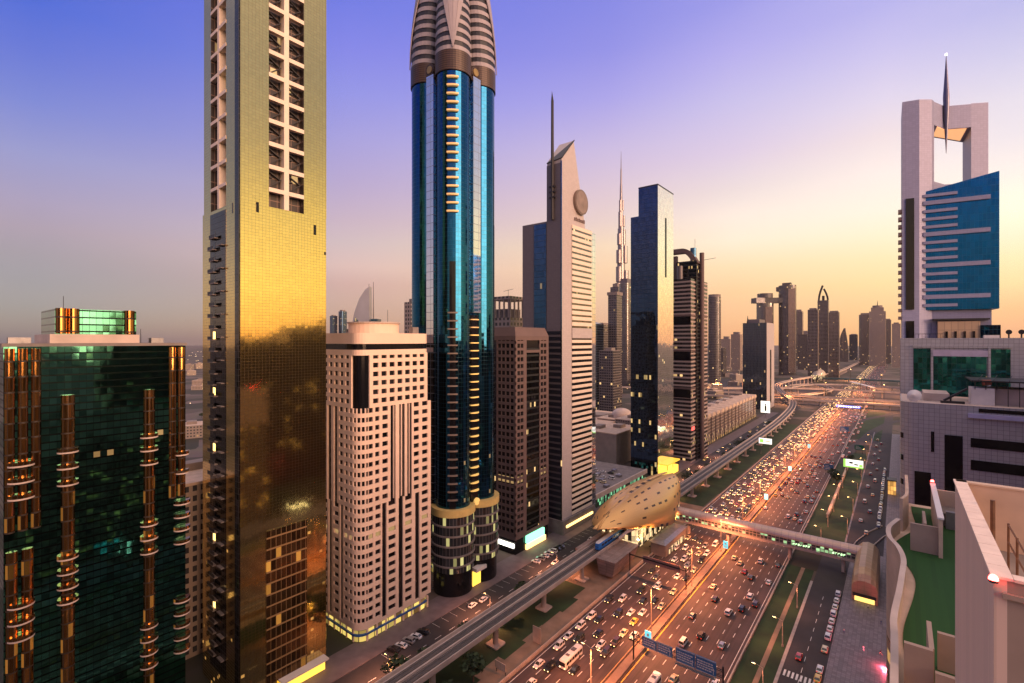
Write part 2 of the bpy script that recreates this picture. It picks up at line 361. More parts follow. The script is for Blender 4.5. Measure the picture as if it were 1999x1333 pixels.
for s in (-1, 1): rk.ribbon([(-16,296,.75),(-14,312,.75),(-10,330,.75),(-4,348,.75)], .5, .6, off=s*3.6)
struct('ramp_kerb', rk, M['kerb'])
zl = MB()
for k in range(9): zl.sheet(-29+k*1.15, -28.4+k*1.15, 174.2, 177.6, .05)
for k in range(26): zl.sheet(-24.6, -24.45, 60+k*7, 63+k*7, .05)
struct('road_marking', zl, M['white_line'])
# exit ramp that leaves the main road beyond the lawn
ex = MB(); ex.ribbon([(-46,470,.04),(-40,540,.06),(-31,620,.06),(-24,700,.06),(-8,800,.06),(30,880,.06)], 9, .02)
ex.ribbon([(-52,640,.045),(-47,720,.065),(-38,800,.065),(-10,880,.065),(40,930,.065)], 8, .02)
struct('exit_road', ex, M['asphalt_dark'])
# left hand side: earth verge, frontage road, pavement
struct('verge', MB().box(-99, -96.3, -200, 190, -.05, .1).sheet(-118, -96.4, 182, 318, .06), M['earth'])
ed = MB()
for k in range(12):
    y = 40+k*12; w = 3.5+3*math.sin(k*1.3)**2
    ed.sheet(-99-w, -98.9, y, y+12, .08)
struct('earth_bank', ed, M['earth'])
struct('junction_ground', MB().sheet(-420, 220, 905, 1400, -.03), M['asphalt_dark'])
struct('frontage_road', MB().sheet(-138, -120.5, -260, 1000, .0), M['asphalt_dark'])
struct('pavement', MB().box(-150, -138, -200, 800, -.05, .15), M['paving'])
fl = MB()
for k in range(90): fl.sheet(-129.4, -129.2, 40+k*7, 43+k*7, .03)
for k in range(40): fl.sheet(-137.6, -133.4, 100+k*4.6, 100.1+k*4.6, .03)
struct('parking_marking', fl, M['white_line'])

# ---------------------------------------------------------------- striped fence beside the oncoming carriageway
f = MB()
for k in range(240):
    y = 20+k*.82
    f.box(-96.0, -95.9, y, y+.5, .1, 1.5)
f.box(-96.05, -95.85, 18, 220, 1.45, 1.55); f.box(-96.05, -95.85, 18, 220, .2, .3)
tag(f.build('fence', M['concrete']), 'long pale upright-slat fence between the dark lawn and the oncoming lanes', 'fence')

# ---------------------------------------------------------------- metro viaduct
VP = [(-110.6,-90,9.5),(-110.6,60,9.5),(-110.6,200,9.5),(-110.6,300,9.5),(-110.6,420,9.5),(-111,550,9.5),(-112.5,650,9.6),(-117,750,9.8),(-122,810,10),(-129,862,10.4),(-138,900,10.9),(-150,940,11.6),(-166,990,12.6),(-180,1040,13.5),(-190,1085,14.3),(-196,1130,15),(-197,1180,15),(-194,1240,15),(-185,1320,15),(-173,1400,15),(-163,1480,15),(-150,1600,14),(-140,1800,13),(-136,2200,12),(-136,2800,12),(-136,3800,12)]
def smooth(pts, k=4):
    o = []
    for i in range(len(pts)-1):
        p0 = pts[max(i-1,0)]; p1 = pts[i]; p2 = pts[i+1]; p3 = pts[min(i+2,len(pts)-1)]
        for j in range(k):
            t = j/k
            o.append(tuple(.5*((2*b)+(-a+c_)*t+(2*a-5*b+4*c_-d)*t*t+(-a+3*b-3*c_+d)*t**3) for a, b, c_, d in zip(p0,p1,p2,p3)))
    o.append(pts[-1]); return o
VPs = smooth(VP)
vi = thing('metro_viaduct', 'long pale concrete elevated railway curving away beside the towers', 'viaduct', (-110.6, 60, 0))
mb = MB(); mb.ribbon(VPs, 8.6, .7); mb.ribbon([(x,y,z-.7) for x,y,z in VPs], 5.2, 1.3); mb.build('deck', M['concrete'], vi)
for s in (-1, 1):
    mb = MB(); mb.ribbon([(x,y,z+1.15) for x,y,z in VPs], .4, 1.2, off=s*4.25); mb.build('parapet', M['concrete'], vi)
mb = MB()
for s in (-1, 1): mb.ribbon([(x,y,z+.18) for x,y,z in VPs], 2.9, .2, off=s*1.95)
mb.build('track_bed', M['track'], vi)
for s in (-2.65, -1.2, 1.2, 2.65):
    mb = MB(); mb.ribbon([(x,y,z+.36) for x,y,z in VPs], .16, .18, off=s); mb.build('rail', M['steel'], vi)
mb = MB(); mb.ribbon([(x,y,z+.7) for x,y,z in VPs], .55, .75); mb.build('walkway', M['concrete'], vi)
acc = 0; last = VPs[0]
for p in VPs[1:]:
    pass
def along(pts, step, start=0):
    o = []; d = start
    for a, b in zip(pts, pts[1:]):
        l = math.dist(a[:2], b[:2])
        while d <= l:
            t = d/l; o.append(tuple(a[i]+(b[i]-a[i])*t for i in range(3))); d += step
        d -= l
    return o
for x, y, z in along(VPs, 29.5, 12):
    if 212 < y < 292 or y > 2000: continue
    mb = MB(); mb.prism(rrect(x-2.6, x+2.6, y-2.6, y+2.6, .6, 2), 0, .5); mb.tube((x,y,.5), (x,y,z-4), 1.0, 1.0, 12)
    mb.taper(circ(x,y,1.0,12), z-4, [(x+dx*2.4, y+dy*1.1) for dx,dy in [(math.cos(R(i*30)),math.sin(R(i*30))) for i in range(12)]], z-2.0)
    mb.build('pier', M['concrete'], vi)

# ---------------------------------------------------------------- blue train entering the station
tr = thing('metro_train', 'blue and white metro train entering the golden station shell', 'train', (-108.6, 205, 9.9))
M['train_blue'] = pm('train_blue', (.03,.2,.6), .3, .1, .1, .5)
M['train_white'] = pm('train_white', (.75,.75,.76), .3, .1, .05, .5)
def car_body(y0, y1, x=-108.65, z=9.9):
    sec = [(-1.3,.35),(1.3,.35),(1.4,1.0),(1.4,2.6),(1.1,3.4),(-1.1,3.4),(-1.4,2.6),(-1.4,1.0)]
    def ring(y, k=1): return [(x+a*k, y, z+.35+(b-.35)*(1 if k==1 else .92)) for a, b in sec]
    b = MB(); rs = [ring(y0,.7), ring(y0+1.4), ring(y1)]
    for r0, r1 in zip(rs, rs[1:]):
        for i in range(8):
            j = (i+1) % 8; b.face([r0[i], r1[i], r1[j], r0[j]][::-1], 1 if i in (4,) else 0)
    b.face(rs[0], 0); b.face(rs[-1][::-1], 0); return b
for y0 in (198, 215):
    car_body(y0, y0+16.4).build('train_car', [M['train_blue'], M['train_white']], tr)
    w = MB()
    for s in (-1, 1):
        for k in range(5): xx = -108.65+s*1.41; w.box(min(xx,xx+s*.03), max(xx,xx+s*.03), y0+2+k*2.8, y0+4.2+k*2.8, 11.6, 12.5)
    w.build('window', M['black_glass'], tr)
mb = MB(); mb.face([(-109.6,197.95,11.4),(-107.7,197.95,11.4),(-107.8,198.5,12.7),(-109.5,198.5,12.7)]); mb.build('windscreen', M['black_glass'], tr)
# ---------------------------------------------------------------- station shell
def shell_mat():
    m, t, b = nodes('golden_shell'); lk = t.links.new; nn = t.nodes.new
    b.inputs['Metallic'].default_value = .5; b.inputs['Roughness'].default_value = .34
    uv = nn('ShaderNodeUVMap'); s = nn('ShaderNodeSeparateXYZ'); lk(uv.outputs[0], s.inputs[0])
    def ma(op, a, b_):
        n = nn('ShaderNodeMath'); n.operation = op
        for i, x in enumerate((a, b_)):
            if isinstance(x, (int, float)): n.inputs[i].default_value = x
            elif x is not None: lk(x, n.inputs[i])
        return n.outputs[0]
    py = ma('DIVIDE', s.outputs[1], 4.2); row = ma('FLOOR', py, 0)
    px = ma('ADD', ma('DIVIDE', s.outputs[0], 7.0), ma('MULTIPLY', row, .37))
    cv = nn('ShaderNodeCombineXYZ'); lk(ma('FLOOR', px, 0), cv.inputs[0]); lk(row, cv.inputs[1])
    w = nn('ShaderNodeTexWhiteNoise'); w.noise_dimensions = '2D'; lk(cv.outputs[0], w.inputs[0])
    k = ma('MULTIPLY', ma('LESS_THAN', ma('FRACT', px, 0), .48), ma('LESS_THAN', ma('FRACT', py, 0), .22)); k = ma('MULTIPLY', k, ma('LESS_THAN', w.outputs[0], .62))
    px2 = ma('FRACT', ma('DIVIDE', s.outputs[0], 1.75), 0); py2 = ma('FRACT', ma('DIVIDE', s.outputs[1], 1.4), 0)
    j = ma('MAXIMUM', ma('LESS_THAN', px2, .03), ma('LESS_THAN', py2, .04))
    m1 = nn('ShaderNodeMix'); m1.data_type = 'RGBA'; lk(j, m1.inputs[0]); m1.inputs[6].default_value = (.80,.47,.17,1); m1.inputs[7].default_value = (.70,.40,.14,1)
    m2 = nn('ShaderNodeMix'); m2.data_type = 'RGBA'; lk(k, m2.inputs[0]); lk(m1.outputs[2], m2.inputs[6]); m2.inputs[7].default_value = (.08,.045,.025,1)
    lk(m2.outputs[2], b.inputs['Base Color']); return m
M['shell'] = shell_mat()
stn = thing('metro_station', 'golden seashell-roofed metro station straddling the viaduct', 'station', (-110.6, 250, 0))
ridge = smooth([(-112,200,18.8),(-111,216,23.5),(-110.6,234,26.3),(-110.6,255,27.6),(-110.3,276,27.0),(-109,294,25)], 5)
edge = smooth([(-111.5,200,18.4),(-103.5,209,17.5),(-98,223,15.2),(-95,241,11.2),(-94.8,257,8.2),(-98.5,272,9.5)], 5)
def shell_side(mb, s):
    K = 10; rows = []
    for (rx,ry,rz), (ex_,ey,ez) in zip(ridge, edge):
        row = []
        for k in range(K+1):
            a = R(90*k/K); q = k/K
            x = rx+(ex_-rx)*math.sin(a); z = rz-(rz-ez)*(1-math.cos(a)); y = ry+(ey-ry)*q**1.6
            if s < 0: x = -221.2-x
            row.append((x, y, z))
        rows.append(row)
    for i in range(len(rows)-1):
        for k in range(K):
            q = [rows[i][k], rows[i][k+1], rows[i+1][k+1], rows[i+1][k]]; u0, u1 = i*3.9, i*3.9+3.9; v0, v1 = k*2.2, k*2.2+2.2
            uv = [(u0,v0),(u0,v1),(u1,v1),(u1,v0)]
            if s < 0: q.reverse(); uv.reverse()
            mb.face(q, 0, uv)
mb = MB(); shell_side(mb, 1); shell_side(mb, -1)
so = mb.build('roof_shell', M['shell'], stn, smooth=True, merge=True)
sm_ = so.modifiers.new('thickness', 'SOLIDIFY'); sm_.thickness = .5; sm_.offset = -1
M['station_glass'] = fm('station_glass', (.10,.13,.15), 1.8, 2.6, (.3,.27,.25), (.12,.14), .6, .1, .3, .01, lit=.5, litcol=(1,.7,.35), lits=1.4)
mb = MB(); mb.prism(rrect(-121, -100.2, 222, 284, 3, 3), 4.5, 15.5); mb.build('concourse', M['station_glass'], stn)
mb = MB()
for k in range(13):                                        # curved ribs under the shell mouth
    y = 212+k*1.7; mb.beam((-104.6-.15*k, y, 12.2), (-100.4+.28*k-.9, y+4, 15.6-.18*k), .35, 1.0)
mb.build('rib', M['white_paint'], stn)
M['clad'] = fm('station_cladding', (.34,.25,.22), 3.4, 1.5, (.12,.09,.08), (.12,.12), .2, .5, .15, .01)
mb = MB(); mb.taper(rrect(-106.2, -99.4, 195, 216, 0), 1.2, rrect(-106.4, -97, 193, 218, 0), 9.0); mb.build('end_wall', M['clad'], stn)
mb = MB(); mb.box(-119, -115.5, 196, 230, 4, 9); mb.build('side_platform', M['clad'], stn)
mb = MB(); mb.box(-97, -89.5, 232, 262, 0, 6.2); mb.build('entrance_hall', M['concrete_dark'], stn)
mb = MB(); mb.taper(rrect(-97.8,-89,230.8,263), 6.22, rrect(-95.5,-91,234,260), 7.3); mb.build('entrance_roof', M['grey_metal'], stn)
mb = MB(); mb.box(-89.4,-89.2, 236, 258, .4, 3.2); mb.build('door', M['station_glass'], stn)
mb = MB()
for y in (214, 246, 276): mb.prism(rrect(-114,-107,y-2,y+2,.8,2), 0, 7.4)
mb.build('support', M['concrete'], stn)
# second station far along the line
st2 = thing('metro_station', 'small pale shell-roofed station far off beyond the flyovers', 'station', (-163,1480,0))
mb = MB()
rows = []
for i in range(13):
    t = i/12; w = 16*math.sin(math.pi*min(max(t,.03),.97))**.7; h = 15*math.sin(math.pi*min(max(t,.03),.97))**.8
    rows.append([(-163+w*math.cos(R(180-180*k/10))-6*(t-.5), 1420+120*t, 17+h*math.sin(R(180*k/10))) for k in range(11)])
for i in range(12):
    for k in range(10): mb.face([rows[i][k],rows[i+1][k],rows[i+1][k+1],rows[i][k+1]])
mb.build('roof_shell', pm('pale_shell', (.62,.5,.36), .4, .3, .1, .1), st2, smooth=True, merge=True)
mb = MB(); mb.box(-174,-153,1435,1525,8,18); mb.build('concourse', M['station_glass'], st2)

# ---------------------------------------------------------------- footbridge over the highway
fb = thing('footbridge', 'silver tube footbridge with glazed sides crossing the whole highway', 'bridge', (-55, 270, 0))
BX0, BX1 = -97, -13
def yz_extr(mb, sec, x0, x1, mi=0):
    n = len(sec)
    for i in range(n):
        j = (i+1) % n; a, b = sec[i], sec[j]; w = math.dist(a, b)
        mb.face([(x0,*b),(x0,*a),(x1,*a),(x1,*b)], mi, [(x0,w),(x0,0),(x1,0),(x1,w)])
    mb.face([(x0,*p) for p in sec], mi); mb.face([(x1,*p) for p in reversed(sec)], mi)
M['bridge_roof'] = fm('bridge_roof', (.62,.43,.34), 3.0, 1.2, (.3,.23,.2), (.1,.05), .45, .38, .08, .01)
sec = [(270+3.1*math.cos(R(a)), 10.2+3.1*math.sin(R(a))) for a in range(0, 181, 15)]
mb = MB(); yz_extr(mb, sec, BX0, BX1); mb.build('roof', M['bridge_roof'], fb)
mb = MB(); yz_extr(mb, [(266.9,6.2),(273.1,6.2),(273.1,7.3),(266.9,7.3)], BX0, BX1); mb.build('deck', M['concrete'], fb)
M['bridge_glass'] = fm('bridge_glass', (.10,.11,.10), 1.7, 1.5, (.42,.33,.29), (.3,.3), .3, .2, .3, .01, lit=.28, litcol=(.55,1,.45), lits=.9)
for y in (267.1, 272.7):
    mb = MB(); mb.box(BX0, BX1, y, y+.2, 7.3, 10.2); mb.build('window_band', M['bridge_glass'], fb)
for x in (-91, -70.1, -41.6, -20):
    mb = MB(); mb.prism(rrect(x-.7,x+.7,268.6,271.4,.3,2), 0, 6.2); mb.build('pier', M['concrete'], fb)
# green lit lettering strip near its end: too small to read, drawn as runs of short strokes
ws = MB(); random.seed(3)
for x0, n in ((-40,7),(-24,5)):
    for k in range(n):
        x = x0+k*1.05; h = .6+.35*random.random()
        ws.box(x, x+.16, 266.93, 267.0, 8.1, 8.1+h); ws.box(x+.22, x+.7, 266.93, 267.0, 8.1+h*random.random(), 8.3+h*.9)
ws.build('lit_lettering', em('green_letters', (.6,1,.5), 2.0), fb)
# tan stair hall where it comes down on the plaza
sh = thing('stair_hall', 'tan rounded stair hall on the plaza at the footbridge foot', 'pavilion', (-10.8, 257, 0))
sec = lambda k: [(-15.2,0),(-6.6,0),(-6.6,9*k),(-7.2,11.6*k),(-8.8,13.4*k),(-10.9,14*k),(-13,13.4*k),(-14.6,11.6*k),(-15.2,9*k)]
prof = [(243,.62),(244.5,.80),(248,.92),(254,.98),(262,1.0),(276,1.0)]
mb = MB()
for (y0,k0),(y1,k1) in zip(prof, prof[1:]):
    a = [(x,y0,z) for x,z in sec(k0)]; b = [(x,y1,z) for x,z in sec(k1)]
    for i in range(9):
        j = (i+1) % 9; mb.face([a[i],a[j],b[j],b[i]][::-1])
mb.face([(x,243,z) for x,z in sec(.62)]); mb.face([(x,276,z) for x,z in reversed(sec(1))])
M['hall'] = fm('hall_cladding', (.50,.34,.2), 2.2, 1.6, (.25,.17,.1), (.05,.05), .3, .4, .08, .01)
mb.build('roof_shell', M['hall'], sh)
mb = MB(); mb.box(-14.2, -7.6, 242.85, 242.98, .2, 2.6); mb.build('entrance', em('hall_entrance', (1,.68,.18), 1.6), sh)
mb = MB(); mb.box(-14.8,-7,240.8,242.8,2.9,3.3); mb.build('canopy', M['dark_metal'], sh)
mb = MB(); mb.box(-13.5,-8.5,276.2,286,0,6.5); mb.build('lift_block', M['concrete_dark'], sh)
# ================================================================ towers on the near side of the frontage road
def windows(parent, boxes, mat, name='window', limit=100):
    """boxes ordered nearest first: the first ones are parts of their own, the rest one part of kind stuff"""
    for b in boxes[:limit]: MB().box(*b).build(name, mat, parent)
    if len(boxes) > limit:
        mb = MB()
        for b in boxes[limit:]: mb.box(*b)
        mb.build(name, mat, parent)['kind'] = 'stuff'
def near(b): return (((b[0]+b[1])/2)**2+((b[2]+b[3])/2)**2+((b[4]+b[5])/2-CAMH)**2)

# ---- green glass block with bronze bays (far left of the row)
M['green_glass'] = fm('green_glass', (.05,.19,.14), 1.25, 1.65, (.006,.01,.009), (.06,.3), 1, .05, .3, .02, lmetal=1, lrough=.25, lit=.0015, litcol=(1,.55,.2), lits=.4, band=(.008,.012,.011), bandf=.2, wave=.06)
M['bronze_glass'] = fm('bronze_glass', (.44,.22,.065), .9, 3.3, (.03,.018,.01), (.09,.35), 1, .12, .45, .06, lit=.06, litcol=(1,.40,.07), lits=.22, wave=.1)
g = thing('green_office_block', 'dark green glass block with bronze half-round bays and small balconies', 'building', (-163, 28, 0))
MB().prism(rrect(-180,-147,12,45.2,0), 0, 105.6, 0, 1).build('glass_facade', [M['green_glass'], M['concrete_dark']], g)
def bay(yc, r, z0, z1, name='bronze_bay'):
    mb = MB(); mb.prism(circ(-147.3, yc, r, 10, -90, 90), z0, z1); return mb.build(name, M['bronze_glass'], g)
def balcony(yc, r, z):
    mb = MB(); mb.prism(circ(-147.2, yc, r, 10, -90, 90), z, z+.35); mb.prism(circ(-147.2, yc, r, 10, -90, 90), z+.35, z+1.1, 1)
    return mb.build('balcony', [M['concrete'], M['bronze_glass']], g)
bay(22.1, 1.25, 0, 94.6); bay(37.3, 1.25, 0, 94.6)
for y, r in ((12.9,.85),(14.9,.85),(16.9,.85),(42.3,.9),(44.3,.9)): bay(y, r, 66, 105.2, 'corner_bay')
for y in (13.2, 15.6): bay(y, 1.0, 0, 62, 'corner_bay')
for z in (81.5,77.9,74.2, 57.5,54.2,50.9,47.6, 27): balcony(22.1, 1.9, z)
for z in (82.5,79.2,75.8, 60.5,57,53.6, 35,31.7,28.4,25.1): balcony(37.3, 1.9, z)
for z in (88,84,80.4,76.8,72): balcony(44.4, 1.6, z) if z < 80 else None
for z in (64,60.6,57.2,53.8,38.5,35.2,32,28.8,25.5): balcony(44.4, 1.9, z)
for z in (80,76.5,73,50,46.5,43): balcony(14.6, 2.2, z)
mb = MB(); mb.prism(rrect(-180.3,-146.7,11.7,45.5,0), 105.62, 106.3); mb.build('parapet', M['concrete_dark'], g)
mb = MB(); mb.box(-172,-150,19.5,36,106.32,108.4); mb.build('roof_plinth', M['concrete'], g)
mb = MB(); mb.box(-170,-151,20.5,35.6,108.42,114.3); mb.build('roof_block', M['green_glass'], g)
for y in (21.6, 23.7, 34.2): mb = MB(); mb.prism(circ(-151.2,y,1.1,10,-90,90),108.5,114.4); mb.build('bronze_bay', M['bronze_glass'], g)
for x, y, h in ((-155,22.5,3.2),(-153,37,3.6),(-157,38,2.4)):
    mb = MB(); mb.tube((x,y,114.3 if y<36 else 106.3),(x,y,(114.3 if y<36 else 106.3)+h),.06); mb.build('mast', M['dark_metal'], g)
mb = MB()
for x, y in ((-152,14),(-156,16),(-153,40),(-158,42),(-162,15)): mb.box(x-1.2,x+1.2,y-1,y+1,106.3,107.6)
mb.build('plant_unit', M['grey_metal'], g)

# ---- gold mirror tower
M['gold_glass'] = fm('gold_glass', (.74,.56,.21), 1.0, .9, (.16,.11,.05), (.055,.055), 1, .075, .045, .006, lit=.02, litcol=(1,.5,.12), lits=.5, litz=(8,60), lrough=.3, lmetal=.8, wave=.014)
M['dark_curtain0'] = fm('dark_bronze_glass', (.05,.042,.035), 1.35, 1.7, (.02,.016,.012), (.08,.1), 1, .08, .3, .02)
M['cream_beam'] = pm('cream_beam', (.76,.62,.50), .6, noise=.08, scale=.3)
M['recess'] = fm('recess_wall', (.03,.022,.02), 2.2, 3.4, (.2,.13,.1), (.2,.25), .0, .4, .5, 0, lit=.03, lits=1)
t = thing('gold_tower', 'soaring gold mirror-glass tower with two ladder-like open balcony shafts', 'skyscraper', (-160.5, 72, 0))
TX, TY0, TY1, TX0 = -147.0, 58.4, 85.4, -174.5
ZS = 147.0; ZT = 268.0
pol = rrect(TX0, TX, TY0, TY1, .15, 1)
mb = MB(); mb.prism(pol, 0, ZS, 0)
def slot_poly():                                   # plan above the shaft bottoms, cut back behind the two shafts
    return [(TX0+1.2,TY0),(-167.6,TY0),(-167.6,TY0+2.4),(-155.9,TY0+2.4),(-155.9,TY0),(TX-.3,TY0),(TX-.15,TY0+.04),(TX,TY0+.15),(TX,66.8),(TX-2.6,66.8),(TX-2.6,77.7),(TX,77.7),(TX,TY1),(TX0,TY1),(TX0,TY0+1.2)]
sp_ = slot_poly(); n = len(sp_); u = 0
for i in range(n):
    a, b = sp_[i], sp_[(i+1) % n]; w = math.dist(a, b)
    mi = 1 if i in (1,2,3,8,9,10) else 0
    uu = a[1] if abs(a[0]-b[0]) < .01 else a[0]
    uv2 = b[1] if abs(a[0]-b[0]) < .01 else b[0]
    mb.face([(*a,ZS),(*b,ZS),(*b,ZT),(*a,ZT)], mi, [(uu,ZS),(uv2,ZS),(uv2,ZT),(uu,ZT)])
mb.face([(p[0],p[1],ZT) for p in sp_], 2)
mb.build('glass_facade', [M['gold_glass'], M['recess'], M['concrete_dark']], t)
for xa, xb, ya, yb in ((TX-2.5,TX+.05,71.4,72.9), (-162.4,-161,TY0-.05,TY0+2.3)):
    MB().box(xa,xb,ya,yb,ZS,ZT).build('shaft_column', M['cream_beam'], t)
k = 0; z = ZS+4.6
while z < ZT-2:
    MB().box(TX-1.2,TX+.12,66.8,71.38,z,z+1.25).build('shaft_beam', M['cream_beam'], t)
    MB().box(TX-1.2,TX+.12,72.92,77.7,z,z+1.25).build('shaft_beam', M['cream_beam'], t)
    MB().box(-167.6,-162.42,TY0-.12,TY0+1.2,z+1.5,z+2.5).build('shaft_beam', M['cream_beam'], t)
    MB().box(-160.98,-155.9,TY0-.12,TY0+1.2,z+1.5,z+2.5).build('shaft_beam', M['cream_beam'], t)
    mb = MB()                                      # diagonal fire stairs in the shafts
    for s in (0, 1):
        y0 = 67.2 if s == 0 else 73.4
        mb.beam((TX-1.6,y0,z+1.4),(TX-1.6,y0+3.9,z+4.6),.8,.28); mb.beam((TX-1.9,y0+3.9,z+4.6),(TX-1.9,y0,z+6.7),.8,.28)
        mb.box(TX-1.5,TX-.4,y0-.2,y0+.9,z+4.3,z+4.6)
    mb.build('fire_stair', M['dark_metal'], t); z += 6.9
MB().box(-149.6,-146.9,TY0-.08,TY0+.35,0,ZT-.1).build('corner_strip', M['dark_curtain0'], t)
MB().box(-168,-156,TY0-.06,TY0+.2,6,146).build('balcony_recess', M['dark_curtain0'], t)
vents = [(TX-.3,TX+.06,63.1,63.9,144.6,147.6),(TX-.3,TX+.06,80.9,81.8,141.0,144.2),(TX-.3,TX+.06,84.6,85.2,135,136),(-151.6,-150.9,TY0-.06,TY0+.3,144,147)]
for v in vents: MB().box(*v).build('vent', M['black_glass'], t)
for k in range(40):                                # small balconies down the shaded face
    zz_ = 138-k*3.45
    if zz_ < 10: break
    xo = 0 if k % 2 else 1.1
    mb = MB(); mb.box(-167.2+xo,-163+xo,TY0-1.1,TY0-.07,zz_,zz_+.3); mb.box(-167.2+xo,-163+xo,TY0-1.1,TY0-1.02,zz_+.32,zz_+1.2,1)
    if k % 2: MB().box(-160.4,-157,TY0-1.0,TY0-.07,zz_+.8,zz_+1.1).build('ledge', M['concrete_dark'], t)
    mb.build('balcony', [M['concrete_dark'], M['dark_metal']], t)
    mb = MB(); mb.box(-165.6,-163.8,TY0-.10,TY0-.065,zz_+.4,zz_+2.7); mb.build('balcony_door', M['warm_glow'] if k in (9,14,19,27,33) else M['black_glass'], t)
M['gold_low'] = fm('gold_low_floors', (.12,.07,.03), 1.55, 3.4, (.26,.15,.06), (.1,.5), .9, .15, .5, .03, lit=.06, litcol=(1,.42,.07), lits=.5)
MB().box(TX,TX+.35,66.0,78.5,4,50).build('hotel_floors', M['gold_low'], t)
MB().box(TX,TX+1.6,70,84,.15,3.6).build('lobby', M['yellow_glow'], t)
MB().box(TX,TX+3.2,69.5,84.5,3.62,4.1).build('canopy', M['cream_beam'], t)

# ---- cream tower with black grooves and a round roof drum
M['cream'] = pm('cream_render', (.80,.58,.44), .75, noise=.06, scale=.15)
c = thing('cream_tower', 'cream office tower with small dark windows, black grooves and round roof drum', 'office tower', (-163, 114, 0))
CX0, CX1, CY0, CY1 = -180.0, -147.0, 97.5, 130.8
core = rrect(CX0+.6, CX1-.6, CY0+.6, CY1-.6, 3.4, 5); full = rrect(CX0, CX1, CY0, CY1, 4, 6)
MB().prism(core, 5, 104).build('glass_core', M['black_glass'], c)
FH = 3.22; wall = MB(); win = []
def span(zb, zt):                                   # full spandrel slab
    wall.prism(full, zb, zt)
gro_lo = [(9.9,11.8),(17.3,19.4),(25.3,27.4)]; gro_mid = [(13.6,15.9),(17.6,20.2),(21.4,23.6)]
def lay(z, cols, h=1.75):
    """window row on both street faces: cols are (start,end) openings measured from the corner; the rest of the row is pier"""
    edges = sorted(cols); s = 0
    for a, b in edges+[(33.3, 33.3)]:
        if a > s:
            wall.box(CX1-.75, CX1, CY0+s if s else CY0+4, CY0+a, z, z+h)
            wall.box(CX1-a+.3, (CX1-s if s else CX1-4), CY0, CY0+.75, z, z+h)
        s = b
    for a, b in edges:
        if b-a > .2:
            win.append((CX1-.6, CX1-.5, CY0+a+.05, CY0+b-.05, z+.03, z+h-.03)); win.append((CX1-b+.05, CX1-a-.05, CY0+.5, CY0+.6, z+.03, z+h-.03))
nrow = 0; z = 7.0
while z < 102:
    zone = 0 if z < 48 else (1 if z < 83 else 2)
    if zone == 0:
        segs = [(0,9.9),(11.8,17.3),(19.4,25.3),(27.4,33.3)]; cols = [(4.2,6.0),(7.0,9.2),(12.7,15.9),(20.4,23.6),(28.6,31.8)]
    elif zone == 1:
        segs = [(0,13.6),(15.9,17.6),(20.2,21.4),(23.6,33.3)]; cols = [(4.2,5.9),(6.9,8.7),(10,12.4),(24.6,27.2),(28.8,31.6)]
    else:
        segs = [(4.5,31.5)]; cols = [(6+3.6*i, 8.3+3.6*i) for i in range(7)]
    zb, zt = z-(FH-1.75), z
    for a, b in segs:                               # spandrel between the grooves; the corner piece is rounded
        if a == 0:
            arc = [(CX1-b, CY0+.75),(CX1-b,CY0)]+[(CX1-4+4*math.cos(R(270+15*i)), CY0+4+4*math.sin(R(270+15*i))) for i in range(7)]+[(CX1,CY0+b),(CX1-.75,CY0+b),(CX1-.75,CY0+4.2),(CX1-4.2,CY0+.75)]
            wall.prism(arc, zb, zt)
            for q in range(4):                      # piers that carry the rounded corner
                aa = R(275+23.3*q); wall.prism(circ(CX1-4+3.7*math.cos(aa), CY0+4+3.7*math.sin(aa), .32, 6), zt, zt+1.75)
        else:
            wall.box(CX1-.75, CX1, CY0+a, CY0+b, zb, zt); wall.box(CX1-b, CX1-a, CY0, CY0+.75, zb, zt)
    # piers
    for a, b in segs:
        cs = sorted([q for q in cols if a <= q[0] < b]); s = max(a, 4.0) if a == 0 else a
        for q in cs+[(b, b)]:
            if q[0] > s+.05:
                wall.box(CX1-.72, CX1-.03, CY0+s, CY0+q[0], zt, zt+1.75); wall.box(CX1-q[0], CX1-s, CY0+.03, CY0+.72, zt, zt+1.75)
            s = q[1]
        for q in cs:
            win.append((CX1-.59, CX1-.5, CY0+q[0]+.06, CY0+q[1]-.06, zt+.04, zt+1.71)); win.append((CX1-q[1]+.06, CX1-q[0]-.06, CY0+.5, CY0+.59, zt+.04, zt+1.71))
    z += FH
for a, b, z0, z1 in ((18.5,19.0,48,83),(15.0,15.3,48,83),(22.3,22.6,48,83)):
    wall.box(CX1-.6,CX1-.1,CY0+a,CY0+b,z0,z1)
wall.prism(full, 101.6, 103.6); wall.prism(full, 4.6, 5.6)
wall.box(CX1-.5, CX1+.02, CY0, CY0+.0, 0, 0) if 0 else None
wall.build('wall', M['cream'], c)
win.sort(key=near)
M['cream_pane'] = fm('office_pane', (.011,.010,.011), 3.1, 3.22, (.006,.006,.008), (.05,.05), .0, .25, .95, 0, lit=.006, lits=.35)
M['cream_pane'].node_tree.nodes['Principled BSDF'].inputs['Specular IOR Level'].default_value = .25
windows(c, win, M['cream_pane'])
MB().prism(inset(full, -163.5, 114, .985), 103.6, 105.7).build('top_window_band', M['black_glass'], c)
MB().prism(full, 105.7, 109.6).build('roof_cornice', M['cream'], c)
mb = MB(); mb.prism(circ(-160,113,9.5,32), 109.6, 113.4); mb.build('roof_drum', M['cream'], c)
mb = MB(); mb.prism(circ(-160,113,10.1,32), 113.4, 113.9); mb.build('drum_rim', M['concrete'], c)
mb = MB(); mb.tube((-158,118,113.9),(-158,118,119),.08); mb.build('mast', M['dark_metal'], c)
mb = MB(); mb.box(-152.5,-150,124,127,109.6,112.2); mb.build('roof_hut', M['concrete_dark'], c)
